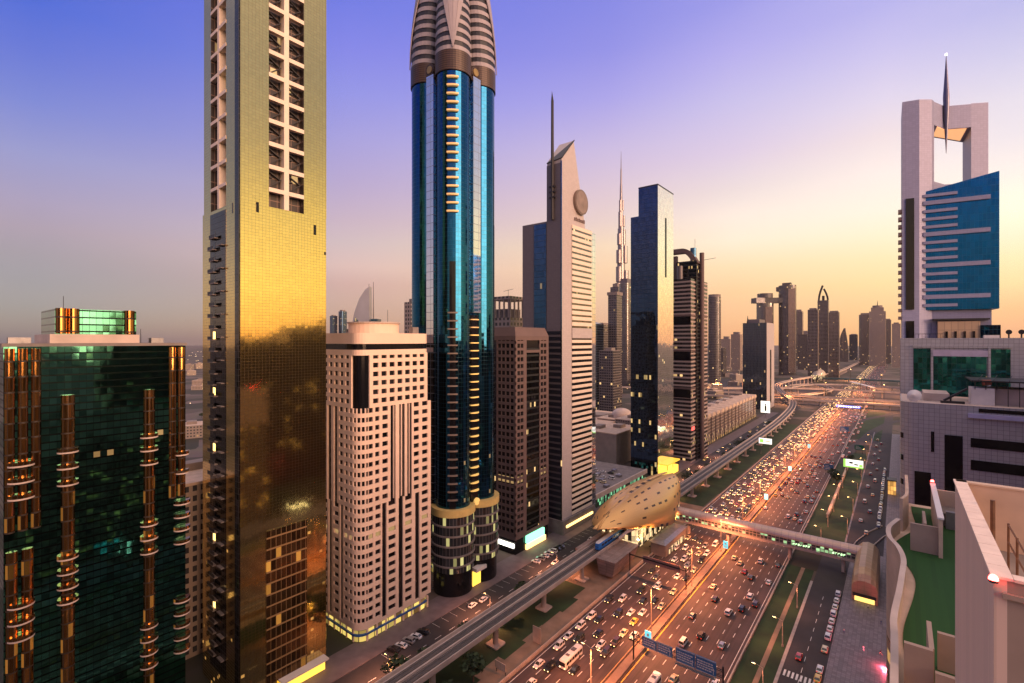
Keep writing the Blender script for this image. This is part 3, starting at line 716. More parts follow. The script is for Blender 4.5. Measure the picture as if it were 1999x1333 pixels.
M['shop_yellow'] = fm('lit_shopfront', (.5,.38,.12), 3.0, 2.1, (.10,.09,.05), (.3,.3), 0, .3, .5, 0, lit=.75, litcol=(1,.75,.18), lits=1.0)
MB().prism(inset(full, -163.5, 114, .975), .15, 4.6).build('shopfront', M['shop_yellow'], c)
mb = MB(); mb.prism(inset(full, -163.5, 114, 1.012), 2.5, 3.1); mb.build('blue_fascia', pm('blue_fascia', (.02,.09,.3), .4), c)
for k in range(8):
    yk = CY0+3.4+k*4.0; MB().box(CX1-1,CX1-.1,yk,yk+.7,.15,4.6).build('shop_pier', M['cream'], c); MB().box(CX1-3.4-k*4.0-.7,CX1-3.4-k*4.0,CY0+.1,CY0+1,.15,4.6).build('shop_pier', M['cream'], c)

# ---- blue lobed tower with banded pointed crown
M['blue_glass'] = fm('blue_glass', (.014,.09,.18), 1.3, 1.75, (.012,.06,.09), (.07,.09), 1, .05, .10, .01, lit=.012, litcol=(1,.6,.25), lits=.4, litz=(5,110), lrough=.3, lmetal=.6, wave=.05)
M['silver_glass'] = fm('silver_glass', (.78,.78,.82), 2.8, 3.5, (.25,.27,.32), (.15,.22), 1, .04, .05, .004, lrough=.3, lmetal=.5)
M['band_white'] = pm('crown_band', (.31,.27,.30), .55, noise=.08, scale=.3)
M['band_dark'] = pm('crown_gap', (.010,.010,.016), .5, noise=.2, scale=.5)
M['brown_band'] = fm('brown_ring', (.04,.022,.015), 5, .9, (.10,.055,.03), (.02,.2), .3, .4, .1, 0)
M['reflection_stripe'] = pm('reflection_stone', (.17,.13,.105), .6)
M['balcony_lit'] = em('amber_glow', (.9,.6,.18), .5)
r = thing('lobed_blue_tower', 'tall blue glass tower of rounded lobes under a banded pointed crown', 'skyscraper', (-160, 156, 0))
RC_, RS = 7.4, 16.0
lob = [(-150.3,146.5),(-150.3,162.5),(-166.3,162.5),(-166.3,146.5)]
cxm, cym = -158.3, 154.5
for x, y in lob: MB().prism(circ(x,y,RC_,40), 0, 221.5).build('glass_lobe', M['blue_glass'], r)
MB().box(cxm-RS/2-4,cxm+RS/2+4,cym-RS/2,cym+RS/2,0,221.5).build('glass_core', M['blue_glass'], r)
mb = MB(); mb.box(-146.2,-143.7,152.2,156.8,119,221.5); mb.build('silver_strip', M['silver_glass'], r)
mb = MB(); mb.box(-160.6,-156,140.2,142.4,0,221.5); mb.build('silver_strip', M['silver_glass'], r)
# brown ring and roundels under the crown
for x, y in lob:
    mb = MB(); mb.prism(circ(x,y,RC_+.5,40), 220, 228.5); mb.build('brown_ring', M['brown_band'], r)
mb = MB(); mb.box(-168.6,-148,144.2,164.8,220.5,227.9); mb.build('ring_core', M['brown_band'], r)
for p, q in (((-146,154.6,224.3),(-144.6,154.6,224.3)),((-158.8,142,224.3),(-158.8,140.6,224.3))):
    mb = MB(); mb.tube(p,q,2.6,2.6,24); mb.build('roundel', M['brown_band'], r)
    mb = MB(); a = Vector(p); b = Vector(q); d = (b-a); mb.tube(a+d*1.02,b+d*.2,1.6,1.6,20); mb.build('roundel_disc', pm('brass', (.5,.3,.1),.35,.9), r)
# crown: stacked bands that lean in along an ogive
def ogive(z):
    q = (z-228.5)/92.0
    return max(.04, (1-q**1.75))
z = 228.5; i = 0
while z < 314:
    h = 1.85 if i % 2 == 0 else 2.05
    k0, k1 = ogive(z), ogive(z+h)
    mb = MB()
    for x, y in lob:
        grow = 1.0 if i % 2 == 0 else .972
        def lobe(k): return circ(cxm+(x-cxm)*k, cym+(y-cym)*k, (RC_+.3)*grow*(.25+.75*k), 28)
        mb.taper(lobe(k0), z, lobe(k1), z+h)
    mb.prism([(cxm+a*k0*10.6, cym+b*k0*10.6) for a, b in ((-1,-1),(1,-1),(1,1),(-1,1))], z, z+h)
    mb.build('crown_band' if i % 2 == 0 else 'crown_gap', M['band_white'] if i % 2 == 0 else M['band_dark'], r)
    z += h; i += 1
# smooth spear panels that split each lobe's bands
for (x, y), ang in zip(lob, (-45, 45, 135, 225)):
    mb = MB(); rows = []
    for j in range(13):
        z = 229+j*6.8; k = ogive(min(z,314)); hw = .15+min(j,10)*1.42*(.35+.65*k); rr = (RC_+.3)*(.25+.75*k)+.35
        cx_, cy_ = cxm+(x-cxm)*k, cym+(y-cym)*k; da = math.degrees(min(1.3, hw/rr))
        rows.append([(cx_+rr*math.cos(R(ang+da*q)), cy_+rr*math.sin(R(ang+da*q)), z) for q in (-1,-.5,0,.5,1)])
    for a, b in zip(rows, rows[1:]):
        for q in range(4): mb.face([a[q],a[q+1],b[q+1],b[q]])
    po = mb.build('crown_spear', M['band_white'], r); sd = po.modifiers.new('thickness','SOLIDIFY'); sd.thickness = .4; sd.offset = 1
mb = MB(); mb.tube((cxm,cym,304),(cxm,cym,335),1.2,.2,12); mb.build('spire', M['band_white'], r)
# balconies up the near lobe and notch, glowing in place of lamplight on them
def arc_balcony(x, y, rad, ang, half, z, h=.55):
    mb = MB(); A = [ang-half+2*half*k/6 for k in range(7)]
    o = [(x+(rad+1.1)*math.cos(R(a)), y+(rad+1.1)*math.sin(R(a))) for a in A]; n_ = [(x+(rad-.1)*math.cos(R(a)), y+(rad-.1)*math.sin(R(a))) for a in reversed(A)]
    mb.prism(o+n_, z, z+h); return mb
for k in range(17): arc_balcony(-150.3,146.5,RC_,-46,17,216.5-k*3.5,.7).build('balcony', em('balcony_glow',(.8,.5,.2),.30) if k == 0 else bpy.data.materials['balcony_glow'], r)
MB().prism(circ(-150.3,146.5,RC_+.12,6,-56,-36)+[(-150.3,146.5)], 20, 140).build('dark_shaft', M['black_glass'], r)  # dark strip behind the slabs, imitating a reflection in the glass
for k in range(24): arc_balcony(-150.3,146.5,RC_-.3,-46,15,40+k*3.4,.6).build('balcony', M['reflection_stripe'], r)  # slabs standing in for the striped reflection of a building opposite
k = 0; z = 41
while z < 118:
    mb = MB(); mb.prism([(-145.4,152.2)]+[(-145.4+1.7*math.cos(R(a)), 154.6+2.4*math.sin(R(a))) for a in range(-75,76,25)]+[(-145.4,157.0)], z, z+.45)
    mb.build('balcony', M['balcony_lit'] if z < 110 else bpy.data.materials['balcony_glow'], r); z += 3.4
MB().box(-145.38,-145.2,152.4,156.8,36,118).build('dark_shaft', M['black_glass'], r)
# podium drums with a ring whose lit look is only yellow colour
M['podium'] = fm('podium_floors', (.03,.035,.04), 1.5, 4.2, (.17,.14,.13), (.12,.55), .2, .15, .4, 0, lit=.16, litcol=(.9,.8,.3), lits=.7)
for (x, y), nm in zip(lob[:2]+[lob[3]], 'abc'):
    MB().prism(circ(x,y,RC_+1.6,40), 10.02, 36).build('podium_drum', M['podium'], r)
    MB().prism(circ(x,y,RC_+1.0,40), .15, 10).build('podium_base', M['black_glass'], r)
    MB().prism(circ(x,y,RC_+2.2,40), 33.4, 36.4).build('lit_tint_ring', pm('lit_tint_ring',(.62,.46,.16),.5) if nm == 'a' else bpy.data.materials['lit_tint_ring'], r)
    for q in range(5):
        mb = MB(); mb.prism(circ(x,y,RC_+2.1,40), 12.5+q*4.2, 13.1+q*4.2); mb.build('floor_ring', M['concrete_dark'], r)
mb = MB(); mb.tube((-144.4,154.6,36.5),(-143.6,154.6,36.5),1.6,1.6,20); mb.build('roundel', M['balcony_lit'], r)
MB().box(-146,-143.9,151.5,160,.2,6.5).build('lobby', M['yellow_glow'], r)
MB().box(-145,-142,152.5,159,6.52,8.0).build('canopy', M['white_paint'], r)

# ---- brown gridded tower
M['brown_stone'] = pm('brown_stone', (.13,.085,.078), .7, noise=.1, scale=.2)
M['dark_curtain'] = fm('dark_curtain', (.05,.055,.07), 1.2, 3.4, (.01,.01,.012), (.08,1.0), 1, .06, .35, .02, lit=.03, lits=1.2)
b_ = thing('brown_grid_tower', 'brown stone tower with paired windows and a dark glass centre strip', 'office tower', (-162, 201, 0))
BX0_, BX1_, BY0_, BY1_ = -176.0, -148.0, 187.0, 216.0
MB().box(BX0_,BX1_-.6,BY0_+.6,BY1_,0,109).build('glass_core', M['black_glass'], b_)
MB().box(-176.5,-160.5,BY0_+.1,BY0_+.8,9,109).build('side_glass', M['dark_curtain'], b_)
wall = MB(); win = []; z = 9.5
while z < 107:
    wall.box(BX1_-.7,BX1_,BY0_,BY1_,z,z+1.3) if 0 else None
    for a, b2 in ((0,9.2),(20.5,29)):
        wall.box(BX1_-.7,BX1_,BY0_+a,BY0_+b2,z,z+1.35)
    wall.box(-160.5,BX1_-.7,BY0_,BY0_+.7,z,z+1.35)
    for s0, s1 in ((1.6,3.8),(4.3,6.5),(21.6,23.9),(24.5,26.8)):
        win.append((BX1_-.59,BX1_-.5,BY0_+s0,BY0_+s1,z+1.4,z+3.3))
    for s0 in (1.2,4.0,6.8,9.4): win.append((BX1_-s0-2.2,BX1_-s0,BY0_+.5,BY0_+.59,z+1.4,z+3.3))
    z += 3.42
for s0, s1 in ((0,1.6),(3.8,4.3),(6.5,9.2),(20.5,21.6),(23.9,24.5),(26.8,29)): wall.box(BX1_-.68,BX1_-.02,BY0_+s0,BY0_+s1,9.5,107)
for s0, s1 in ((0,1.2),(3.4,4.0),(6.2,6.8),(9,9.4),(11.6,12.5)): wall.box(BX1_-s1,BX1_-s0,BY0_+.02,BY0_+.68,9.5,107)
wall.box(BX0_,BX1_,BY0_,BY1_,107,109.2); wall.box(-160.5,BX1_,BY0_,BY1_,7.5,9.5)
wall.build('wall', M['brown_stone'], b_)
win.sort(key=near); windows(b_, win, M['cream_pane'])
MB().box(BX1_-.62,BX1_-.35,BY0_+9.2,BY0_+20.5,9.5,103).build('centre_strip', M['dark_curtain'], b_)
MB().box(BX1_-.35,BX1_+.05,BY0_+8.8,BY0_+20.9,100.6,102).build('strip_lintel', M['brown_stone'], b_)
mb = MB(); mb.taper(rrect(BX0_,BX1_,BY0_,BY1_),109.2,rrect(BX0_+1.5,BX1_-1.5,BY0_+1.5,BY1_-1.5),113.6); mb.build('roof_cap', M['brown_stone'], b_)
MB().box(BX0_,BX1_-1,BY0_+1,BY1_-1,.15,7.5).build('shopfront', M['black_glass'], b_)
MB().box(BX1_-1,BX1_+.8,BY0_+9,BY0_+24,3.4,7.2).build('lit_fascia', M['green_glow'], b_)
MB().box(BX1_-13,BX1_-1,BY0_-.4,BY0+.0 if 0 else BY0_+.5,3.6,5.6).build('lit_fascia', M['white_glow'], b_)
MB().box(BX1_-1,BX1_+.3,BY0_+9,BY0_+26,.2,2.6).build('lit_shop', M['warm_glow'], b_)

# ---- tower with needle, slanted top and disc
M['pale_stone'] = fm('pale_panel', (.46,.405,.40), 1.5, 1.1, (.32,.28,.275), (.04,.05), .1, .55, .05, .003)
M['shade_stone'] = fm('shade_grey_panel', (.15,.13,.14), 1.5, 1.1, (.10,.085,.095), (.05,.06), .25, .45, .05, .003)  # pale panel darkened for the needle tower's shaded side; plain grey elsewhere
M['navy_glass'] = fm('navy_glass', (.05,.12,.22), 1.4, 3.4, (.01,.02,.03), (.07,.2), 1, .05, .2, .01, lit=.015, lits=1)
M['louvre'] = pm('rib_cream', (.74,.62,.50), .5, noise=.05, scale=.4)
nd = thing('needle_tower', 'pale tower with slanted top, side needle and round disc above ribbed floors', 'skyscraper', (-158, 240, 0))
NX, NY0, NY1 = -144.8, 224.0, 257.0
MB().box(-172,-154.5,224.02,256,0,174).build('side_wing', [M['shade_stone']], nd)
MB().box(-163.5,-155.2,223.8,224.0,6,173).build('wing_glass', M['navy_glass'], nd)
# fin: slanted prism; profile in the Y-Z plane at the road face
def fin(mb, x0, x1, prof, mi=0):
    a = [(x0,y,z) for y,z in prof]; b2 = [(x1,y,z) for y,z in prof]; n = len(prof)
    for i in range(n):
        j = (i+1) % n; mb.face([a[i],b2[i],b2[j],a[j]], mi)
    mb.face(a[::-1], mi, [(p[1],p[2]) for p in a[::-1]]); mb.face(b2, mi, [(p[1],p[2]) for p in b2])
FP = [(224,0),(236,0),(236,174),(247,174),(233,219.5),(224,206)]
mb = MB(); fin(mb, -154.5, NX, [(224,0),(257,0),(257,173),(249.5,173),(236.5,221),(224,207)]); mb.build('fin', M['pale_stone'], nd)
mb = MB(); mb.box(-154.6,-144.6,223.7,223.98,112,205); mb.build('fin_flank', M['shade_stone'], nd)  # thin dark facing: shade of the flank put into its colour
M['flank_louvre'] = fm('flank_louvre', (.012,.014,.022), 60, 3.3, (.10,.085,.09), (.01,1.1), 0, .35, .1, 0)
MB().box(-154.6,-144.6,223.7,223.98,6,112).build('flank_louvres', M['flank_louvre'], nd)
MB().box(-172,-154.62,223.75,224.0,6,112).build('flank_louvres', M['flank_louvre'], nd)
mb = MB(); mb.face([(-154.7,223.6,206.6),(-144.5,223.6,207.6),(-144.5,236.8,221.6),(-154.7,236.4,216)]); 
ro = mb.build('slanted_roof', M['dark_metal'], nd); sd = ro.modifiers.new('thickness','SOLIDIFY'); sd.thickness = .5
MB().box(-145.2,-144.55,223.62,223.98,0,206).build('edge_strip', M['navy_glass'], nd)
# ribs on the road face; the lower ones have dark window bands between
MB().box(NX,NX+.28,234.5,256.6,8,108).build('window_zone', M['black_glass'], nd)
MB().box(NX,NX+.25,234.5,256.6,114,172).build('window_zone', [fm('rib_glass',(.16,.15,.15),1.6,3.3,(.05,.045,.045),(.06,.1),1,.12,.3,.02,lit=.03,litcol=(1,.7,.3),lits=1.5)], nd)
k = 0; z = 8.0
while z < 171:
    if not 108 < z < 113: MB().box(NX,NX+.5,234.3,256.9,z,z+(1.7 if z < 110 else 2.1)).build('rib', M['louvre'], nd)
    z += 3.25
MB().box(NX,NX+.6,234.3,256.9,108.2,114).build('plain_band', M['pale_stone'], nd)
MB().box(-146.5,NX-.02,257.02,262,0,172).build('corner_glass', M['silver_glass'], nd)
mb = MB(); mb.tube((NX,243,187),(NX+1.6,243,187),7.2,7.2,36); mb.build('disc', pm('bronze_disc', (.22,.16,.13), .45, .6, .15, .4), nd)
mb = MB(); mb.tube((NX+1.6,243,187),(NX+1.75,243,187),6.3,6.3,36); mb.build('disc_face', pm('bronze_face', (.27,.2,.17), .5, .5, .25, .3), nd)
mb = MB()
random.seed(8)
for k in range(7): mb.box(NX,NX+.3,237+k*1.75,238.1+k*1.75,175.6,177.2+.5*random.random())
mb.build('sign_lettering', M['brown_stone'], nd)
mb = MB(); mb.tube((-150.2,222.9,174),(-150.2,222.9,212),.85,.85,12); mb.tube((-150.2,222.9,212),(-150.2,222.9,240),.85,.75,12); mb.tube((-150.2,222.9,240),(-150.5,222.9,245.5),.75,.05,12); mb.build('needle', M['dark_metal'], nd)
for z in (186,189,192):
    mb = MB(); mb.box(-152,-148.4,222.2,223.6,z,z+.8); mb.build('needle_bracket', M['dark_metal'], nd)
mb = MB(); mb.box(-154,-143.2,223,258,0.15,7.6); mb.build('podium', M['concrete_dark'], nd)
MB().box(-143.2,-142.6,226,255,3.4,4.6).build('lit_fascia', M['warm_glow'], nd)

# ---- slim dark glass tower
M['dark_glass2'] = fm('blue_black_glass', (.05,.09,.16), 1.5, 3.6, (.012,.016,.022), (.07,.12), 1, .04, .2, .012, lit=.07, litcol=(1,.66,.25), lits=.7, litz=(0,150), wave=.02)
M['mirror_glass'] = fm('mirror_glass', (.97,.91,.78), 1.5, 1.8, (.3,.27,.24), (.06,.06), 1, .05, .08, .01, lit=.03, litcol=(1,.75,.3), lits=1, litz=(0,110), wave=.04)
sg = thing('slim_glass_tower', 'slim dark glass slab tower with stepped shoulder and golden mirror face', 'skyscraper', (-158, 383, 0))
def mat_sides(x0,x1,y0,y1,z0,z1,m0,m1):
    mb = MB(); mb.prism(rrect(x0,x1,y0,y1),z0,z1,0)
    mb.m[1] = 1
    return mb
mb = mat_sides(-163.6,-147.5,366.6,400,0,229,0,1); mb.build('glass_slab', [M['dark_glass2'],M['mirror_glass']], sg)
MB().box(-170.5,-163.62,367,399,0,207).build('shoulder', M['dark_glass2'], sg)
mb = MB(); mb.box(-147.5,-147.2,382,384.2,158,206); mb.build('vertical_slot', M['black_glass'], sg)
MB().box(-163.7,-147.4,366.5,400.1,229,230).build('parapet', M['dark_metal'], sg)
MB().box(-147.4,-140.5,368,392,.2,5.6).build('lobby', M['yellow_glow'], sg)
MB().box(-147.4,-139.5,367,393,9.2,10.2).build('canopy', em('yellow_canopy',(1,.62,.06),.9), sg)
mb = MB()
for y in (368,380,392): mb.tube((-140.5,y,5.6),(-140.5,y,9.2),.3)
mb.build('canopy_post', M['dark_metal'], sg)

# ---- paired tower with arch top and striped balconies
M['stripe'] = fm('striped_balconies', (.03,.03,.035), 2.4, 3.5, (.42,.32,.28), (.02,1.5), .3, .2, .4, .01, lit=.04, lits=1)
ar = thing('arched_twin_tower', 'dark twin tower with striped balconies and a tall arch top', 'skyscraper', (-147, 441, 0))
MB().box(-165,-141,424,436,0,161).build('front_wing', M['stripe'], ar)
MB().box(-160,-137.5,446,459,0,160).build('rear_wing', M['stripe'], ar)
MB().box(-158,-140,436.02,445.98,0,178).build('core', M['dark_curtain'], ar)
mb = MB(); mb.tube((-144.5,441,0),(-144.5,441,190),2.6,2.6,16); mb.build('round_column', M['navy_glass'], ar)
mb = MB(); mb.tube((-138.8,447,0),(-138.8,447,186),2.0,2.0,14); mb.build('round_column', M['brown_stone'], ar)
P = [(-163+22*k/12, 440, 188-13*max(0,(k-5)/7)**2.2) for k in range(13)]
mb = MB()
for a, b2 in zip(P, P[1:]): mb.beam(a, b2, 7, 4.2)
mb.beam((-161,440,161),(-161,440,184),5,3.5); mb.build('arch', M['brown_stone'], ar)
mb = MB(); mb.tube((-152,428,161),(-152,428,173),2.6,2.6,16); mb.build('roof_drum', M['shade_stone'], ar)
for x,y,z,h in ((-143,441,190,8),(-138.8,452,160,22)):
    mb = MB(); mb.tube((x,y,z),(x,y,z+h),.15); mb.build('mast', M['dark_metal'], ar)
mb = MB(); mb.beam((-140,452,180),(-128,452,181),.3,.3); mb.build('roof_crane', M['dark_metal'], ar)
for z in (64,97,128):
    for x0,x1,y0,y1 in ((-165.3,-140.7,423.7,436.2),(-160.3,-137.2,445.8,459.3)):
        mb = MB(); mb.box(x0,x1,y0,y1,z,z+1.6); mb.box(x0+.5,x1-.5,y0+.5 if 0 else y0+.1,y1-.1,z-7.5,z-.02,1); mb.build('belt_course', [M['brown_stone'],M['black_glass']], ar)
MB().box(-141,-140.7,426,433,28,31).build('red_sign', em('red_sign',(1,.12,.1),1.6), ar)

M['terrace_shop'] = fm('terrace_shop', (.08,.05,.03), 3.1, 3, (.05,.04,.03), (.9,.3), 0, .3, .3, 0, lit=.55, litcol=(1,.55,.2), lits=.9)
# ---- terrace of barrel-roofed blocks
M['terrace'] = fm('terrace_wall', (.05,.045,.05), 2.2, 3.2, (.28,.20,.16), (1.0,1.3), .2, .25, .4, 0, lit=.06, lits=1.2)
for k in range(7):
    y = 505+k*34; x = -152-.6*k
    o = thing('barrel_roof_block', f'tan barrel-roofed block, {("first","second","third","fourth","fifth","sixth","seventh")[k]} of the terrace counting from the arched twin tower', 'building', (x-12, y+12, 0), 'barrel-roofed blocks of the terrace')
    MB().box(x-42,x-3,y,y+31,0,24).build('wall', M['terrace'], o)
    for q in (0, 16):
        mb = MB(); mb.box(x-14,x+.0,y+1+q,y+13+q,0,27.5); mb.build('bay', M['terrace'], o)
        mb = MB(); sec = [(y+.5+q,27.5),(y+13.5+q,27.5)]+[(y+7+q+6.5*math.cos(R(a)), 27.5+4.2*math.sin(R(a))) for a in range(20,161,20)]
        yz_extr(mb, [sec[0],sec[1]]+sec[2:], x-16, x+.8); mb.build('roof', M['tan_wall'], o)
    mb = MB(); mb.box(x-30,x-20,y+8,y+20,24,28); mb.build('roof_hut', M['tan_wall'], o)
    MB().box(x-.0,x+.5,y+2,y+29,.5,3.4).build('lit_shop', M['terrace_shop'], o)
# ---- blue-grey slab with pale edge, beyond the terrace
bs = thing('blue_slab_tower', 'blue-grey slab tower with pale slotted end wall beside the viaduct bend', 'office tower', (-175, 850, 0))
M['grey_blue_glass'] = fm('grey_blue_glass', (.10,.14,.20), 2.0, 3.8, (.04,.05,.06), (.5,.15), 1, .08, .15, .01, lit=.01, lits=1)
mb = MB(); mb.prism(rrect(-192,-158,821,878),0,134,0); mb.m[1] = 1; mb.build('slab', [M['grey_blue_glass'],M['pale_stone']], bs)
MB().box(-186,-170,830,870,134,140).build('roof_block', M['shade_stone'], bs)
MB().box(-158,-157.5,845,853,8,92).build('slot', M['black_glass'], bs)
mb = MB(); mb.tube((-188,835,134),(-188,835,146),1.6,.2,8); mb.build('mast', M['dark_metal'], bs)
# ================================================================ skyline beyond
M['far_glass'] = fm('far_glass', (.22,.21,.22), 3.2, 3.8, (.10,.085,.08), (.5,.9), .9, .15, .25, .01, lit=.015, lits=1.0)
M['far_dark'] = fm('far_dark', (.10,.10,.115), 3.0, 3.8, (.15,.125,.115), (.5,.9), .8, .2, .25, .01, lit=.02, lits=1.0)
M['far_tan'] = fm('far_tan', (.07,.065,.07), 3.4, 3.6, (.36,.28,.23), (1.5,1.5), .5, .2, .3, 0, lit=.02, lits=1.0)
M['far_blue'] = fm('far_blue', (.05,.10,.2), 3.0, 3.8, (.03,.04,.06), (.3,.5), 1, .1, .25, .01, lit=.02, lits=.8)
M['far_gold'] = fm('far_gold', (.55,.42,.3), 3.0, 3.6, (.3,.24,.2), (.5,.6), .9, .2, .15, .01)  # warm highlights on far tower edges, put into the strips' colour
def tower(name, label, x, y, wx, wy, h, mat, crown=None, r=0, side=None, cat='tower', group=None, edge=None):
    o = thing(name, label, cat, (x, y, 0), group)
    MB().prism(rrect(x-wx/2,x+wx/2,y-wy/2,y+wy/2,r,6), 0, h, 0, 1).build('shaft', [mat, M['concrete_dark']], o)
    if edge: MB().box(x+wx/2,x+wx/2+.6,y-wy*.3,y+wy*.3,10,h-4).build('highlight_strip', edge, o)
    if crown: crown(o, x, y, wx, wy, h)
    return o
def cap(k=.7, dh=8, mat='concrete_dark'):
    def f_(o, x, y, wx, wy, h): MB().box(x-wx*k/2,x+wx*k/2,y-wy*k/2,y+wy*k/2,h,h+dh).build('roof_block', M[mat], o)
    return f_
def mast(k, dh, hh):
    def f_(o, x, y, wx, wy, h):
        MB().box(x-wx*k/2,x+wx*k/2,y-wy*k/2,y+wy*k/2,h,h+dh).build('roof_block', M['concrete_dark'], o)
        MB().tube((x,y,h+dh),(x,y,h+dh+hh),1.4,.2,8).build('mast', M['dark_metal'], o)
    return f_
tower('distant_tower', 'small square blue tower far off, left one of a pair behind the cream tower', -2379,1424,28,28,238, M['far_blue'], cap(.6,5))
tower('distant_tower', 'taller round-cornered blue tower far off, right one of a pair behind the cream tower', -2341,1455,36,36,262, M['far_blue'], cap(.6,8), r=9)
# sail-topped tower
sa = thing('sail_tower', 'dark tower with curved white sail top and twin masts behind cream tower', 'tower', (-415,282,0))
sx, sy = -415, 282; dx, dy = .80, .60                     # plan direction of the sail, across the view
def sp3(a, z, b=0): return (sx+dx*a-dy*b, sy+dy*a+dx*b, z)
out_ = [(-13,60),(-13,112),(-9,134),(-4,148),(2,157),(6,160),(6,60)]
mb = MB()
f0 = [sp3(a,z,-4) for a,z in out_]; f1 = [sp3(a,z,4) for a,z in out_]
for i in range(7): j = (i+1)%7; mb.face([f0[i],f0[j],f1[j],f1[i]])
mb.face(f0[::-1]); mb.face(f1); mb.build('sail', pm('sail_metal', (.42,.42,.46), .35, .5, .1, .1), sa)
mb = MB(); mb.face([sp3(-12.6,112,-4.4),sp3(-7.6,130,-4.4),sp3(-2,122,-4.4),sp3(3,112,-4.4)]); mb.face([sp3(-12.6,70,-4.4),sp3(-12.6,112,-4.4),sp3(3,112,-4.4),sp3(3,70,-4.4)]); mb.build('sail_glazing', M['navy_glass'], sa)
for a, h in ((4.5,163),(9,165)):
    mb = MB(); mb.tube(sp3(a,100),sp3(a,h),.8,.25,8); mb.build('mast', M['shade_stone'], sa)
MB().prism([sp3(-14,0,-12)[:2],sp3(14,0,-12)[:2],sp3(14,0,12)[:2],sp3(-14,0,12)[:2]],0,118).build('shaft', M['far_dark'], sa)
MB().prism([sp3(8,0,-6)[:2],sp3(15,0,-6)[:2],sp3(15,0,6)[:2],sp3(8,0,6)[:2]],118,128).build('roof_block', M['navy_glass'], sa)
tower('slim_block', 'narrow yellowish block edge showing between cream tower and blue lobed tower', -331,275,9,14,140, M['far_tan'], mast(.5,3,8))
fr = tower('frame_roof_block', 'dark block with open pale roof frame behind the brown grid tower', -208,256,18,20,122, M['far_tan'])
mb = MB()
for k in range(5): mb.box(-200+.0,-199.2,246.2+k*4.4,247.2+k*4.4,122,134); mb.box(-217+k*4,-216+k*4,245.8,246.6,122,134)
mb.box(-217.4,-199,245.6,267,134,136.2); mb.build('roof_frame', M['far_tan'], fr)
mb = MB(); mb.box(-214,-203,249,262,122,128); mb.build('roof_block', M['concrete_dark'], fr)
mb = MB(); mb.tube((-204,250,136),(-204,250,141),.12); mb.beam((-208,250,140),(-200,250,141),.2,.2); mb.build('roof_crane', M['dark_metal'], fr)
# dark blocks between needle tower and slim tower
db = thing('slant_blue_tower', 'dark blue tower with slanting roof beside the needle tower edge', 'tower', (-372,668,0))
mb = MB(); q = rrect(-382,-362,655,681); mb.prism(q,0,122,0); a = [(*p,122.01) for p in q]; b2 = [(*q[0],138),(*q[1],132),(*q[2],132),(*q[3],138)]
for i in range(4): j = (i+1)%4; mb.face([a[i],a[j],b2[j],b2[i]])
mb.face(b2); mb.build('shaft', M['far_blue'], db)
tower('dark_ribbed_tower', 'near black ribbed tower, wider one left of the tallest stepped spire', -392,728,22,26,132, M['far_dark'], cap(.8,4))
tower('dark_ribbed_tower', 'lower dark block in front of the stepped spire with plain grey face', -330,640,22,24,92, M['far_dark'], cap(.5,4))
tower('dark_office_tower', 'dark tower with notched top directly below the tallest stepped spire', -520,1040,20,20,232, M['far_dark'], cap(.6,8))
tower('dark_office_tower', 'grey tower with curved white crown peeping beside the slim glass tower', -470,985,22,24,232, M['far_glass'], cap(.75,10,'shade_stone'), r=6)
tower('dark_office_tower', 'black slab tower with pale cap in front of the stepped spire', -352,700,15,18,178, M['far_dark'], cap(1.15,5,'concrete_dark'))
# the tallest spire: stepped three-lobed tower
bk = thing('stepped_spire', 'tallest stepped spire tower with needle tip far beyond the slim glass tower', 'skyscraper', (-826,1693,0))
M['spire_metal'] = fm('spire_metal', (.30,.27,.28), 2.2, 3.9, (.12,.11,.12), (.5,.7), .8, .3, .12, .01)
bx, by = -826, 1693
steps = [(0,42),(110,38),(170,34),(250,31),(330,27),(400,23),(470,19),(540,14.5),(600,10)]
for i, (z0, rr) in enumerate(steps):
    z1 = steps[i+1][0] if i < len(steps)-1 else 640
    mb = MB()
    for k in range(3):
        a = R(20+120*k); ext = rr*(1.0 if (i+k) % 3 else .8)-(0)
        px, py = bx+math.cos(a)*ext*.62, by+math.sin(a)*ext*.62
        mb.prism(circ(px,py,rr*.42,14), z0, z1-.3-((i*7+k*23) % 30 if i < len(steps)-1 else 0))
    mb.prism(circ(bx,by,rr*.55,14), z0, z1)
    mb.build('tier', M['spire_metal'], bk)
mb = MB(); mb.tube((bx,by,640),(bx,by,700),5.5,4.2,12); mb.tube((bx,by,700),(bx,by,760),3.6,2.6,12); mb.tube((bx,by,760),(bx,by,828),1.8,.5,10); mb.build('pinnacle', M['spire_metal'], bk)
# towers round the viaduct bend
o = tower('round_end_tower', 'plain dark round-ended tower standing alone right of the arched twin tower', -328,1147,26,26,205, M['far_dark'], None, r=11)
MB().prism(rrect(-340.5,-315.5,1134.5,1159.5,10.5,6),205,211).build('crown_ring', M['concrete_dark'], o)
tower('low_tower', 'low pale stepped block on the horizon left of the blue slab', -530,2012,36,36,112, M['far_tan'], cap(.5,10))
tower('low_tower', 'mid-height brown block with small top hut left of the blue slab', -446,1822,30,34,128, M['far_tan'], cap(.6,8))
tower('low_tower', 'short dark block behind the round-ended tower', -420,1500,40,34,84, M['far_dark'], cap(.5,6))
sk = thing('skybridge_towers', 'two oval towers joined by a long high bridge that overhangs one end', 'skyscraper', (-296,1673,0))
for x, y, h in ((-325,1663,222),(-267,1684,275)):
    mb = MB(); mb.prism([(x+24*math.cos(R(a)), y+20*math.sin(R(a))) for a in range(0,360,15)],0,h); mb.build('oval_shaft', M['far_glass'] if h < 250 else M['far_dark'], sk)
    mb = MB(); mb.box(x+6,x+24.6,y-22,y-18,10,h-12); mb.build('gold_strip', M['far_gold'], sk)
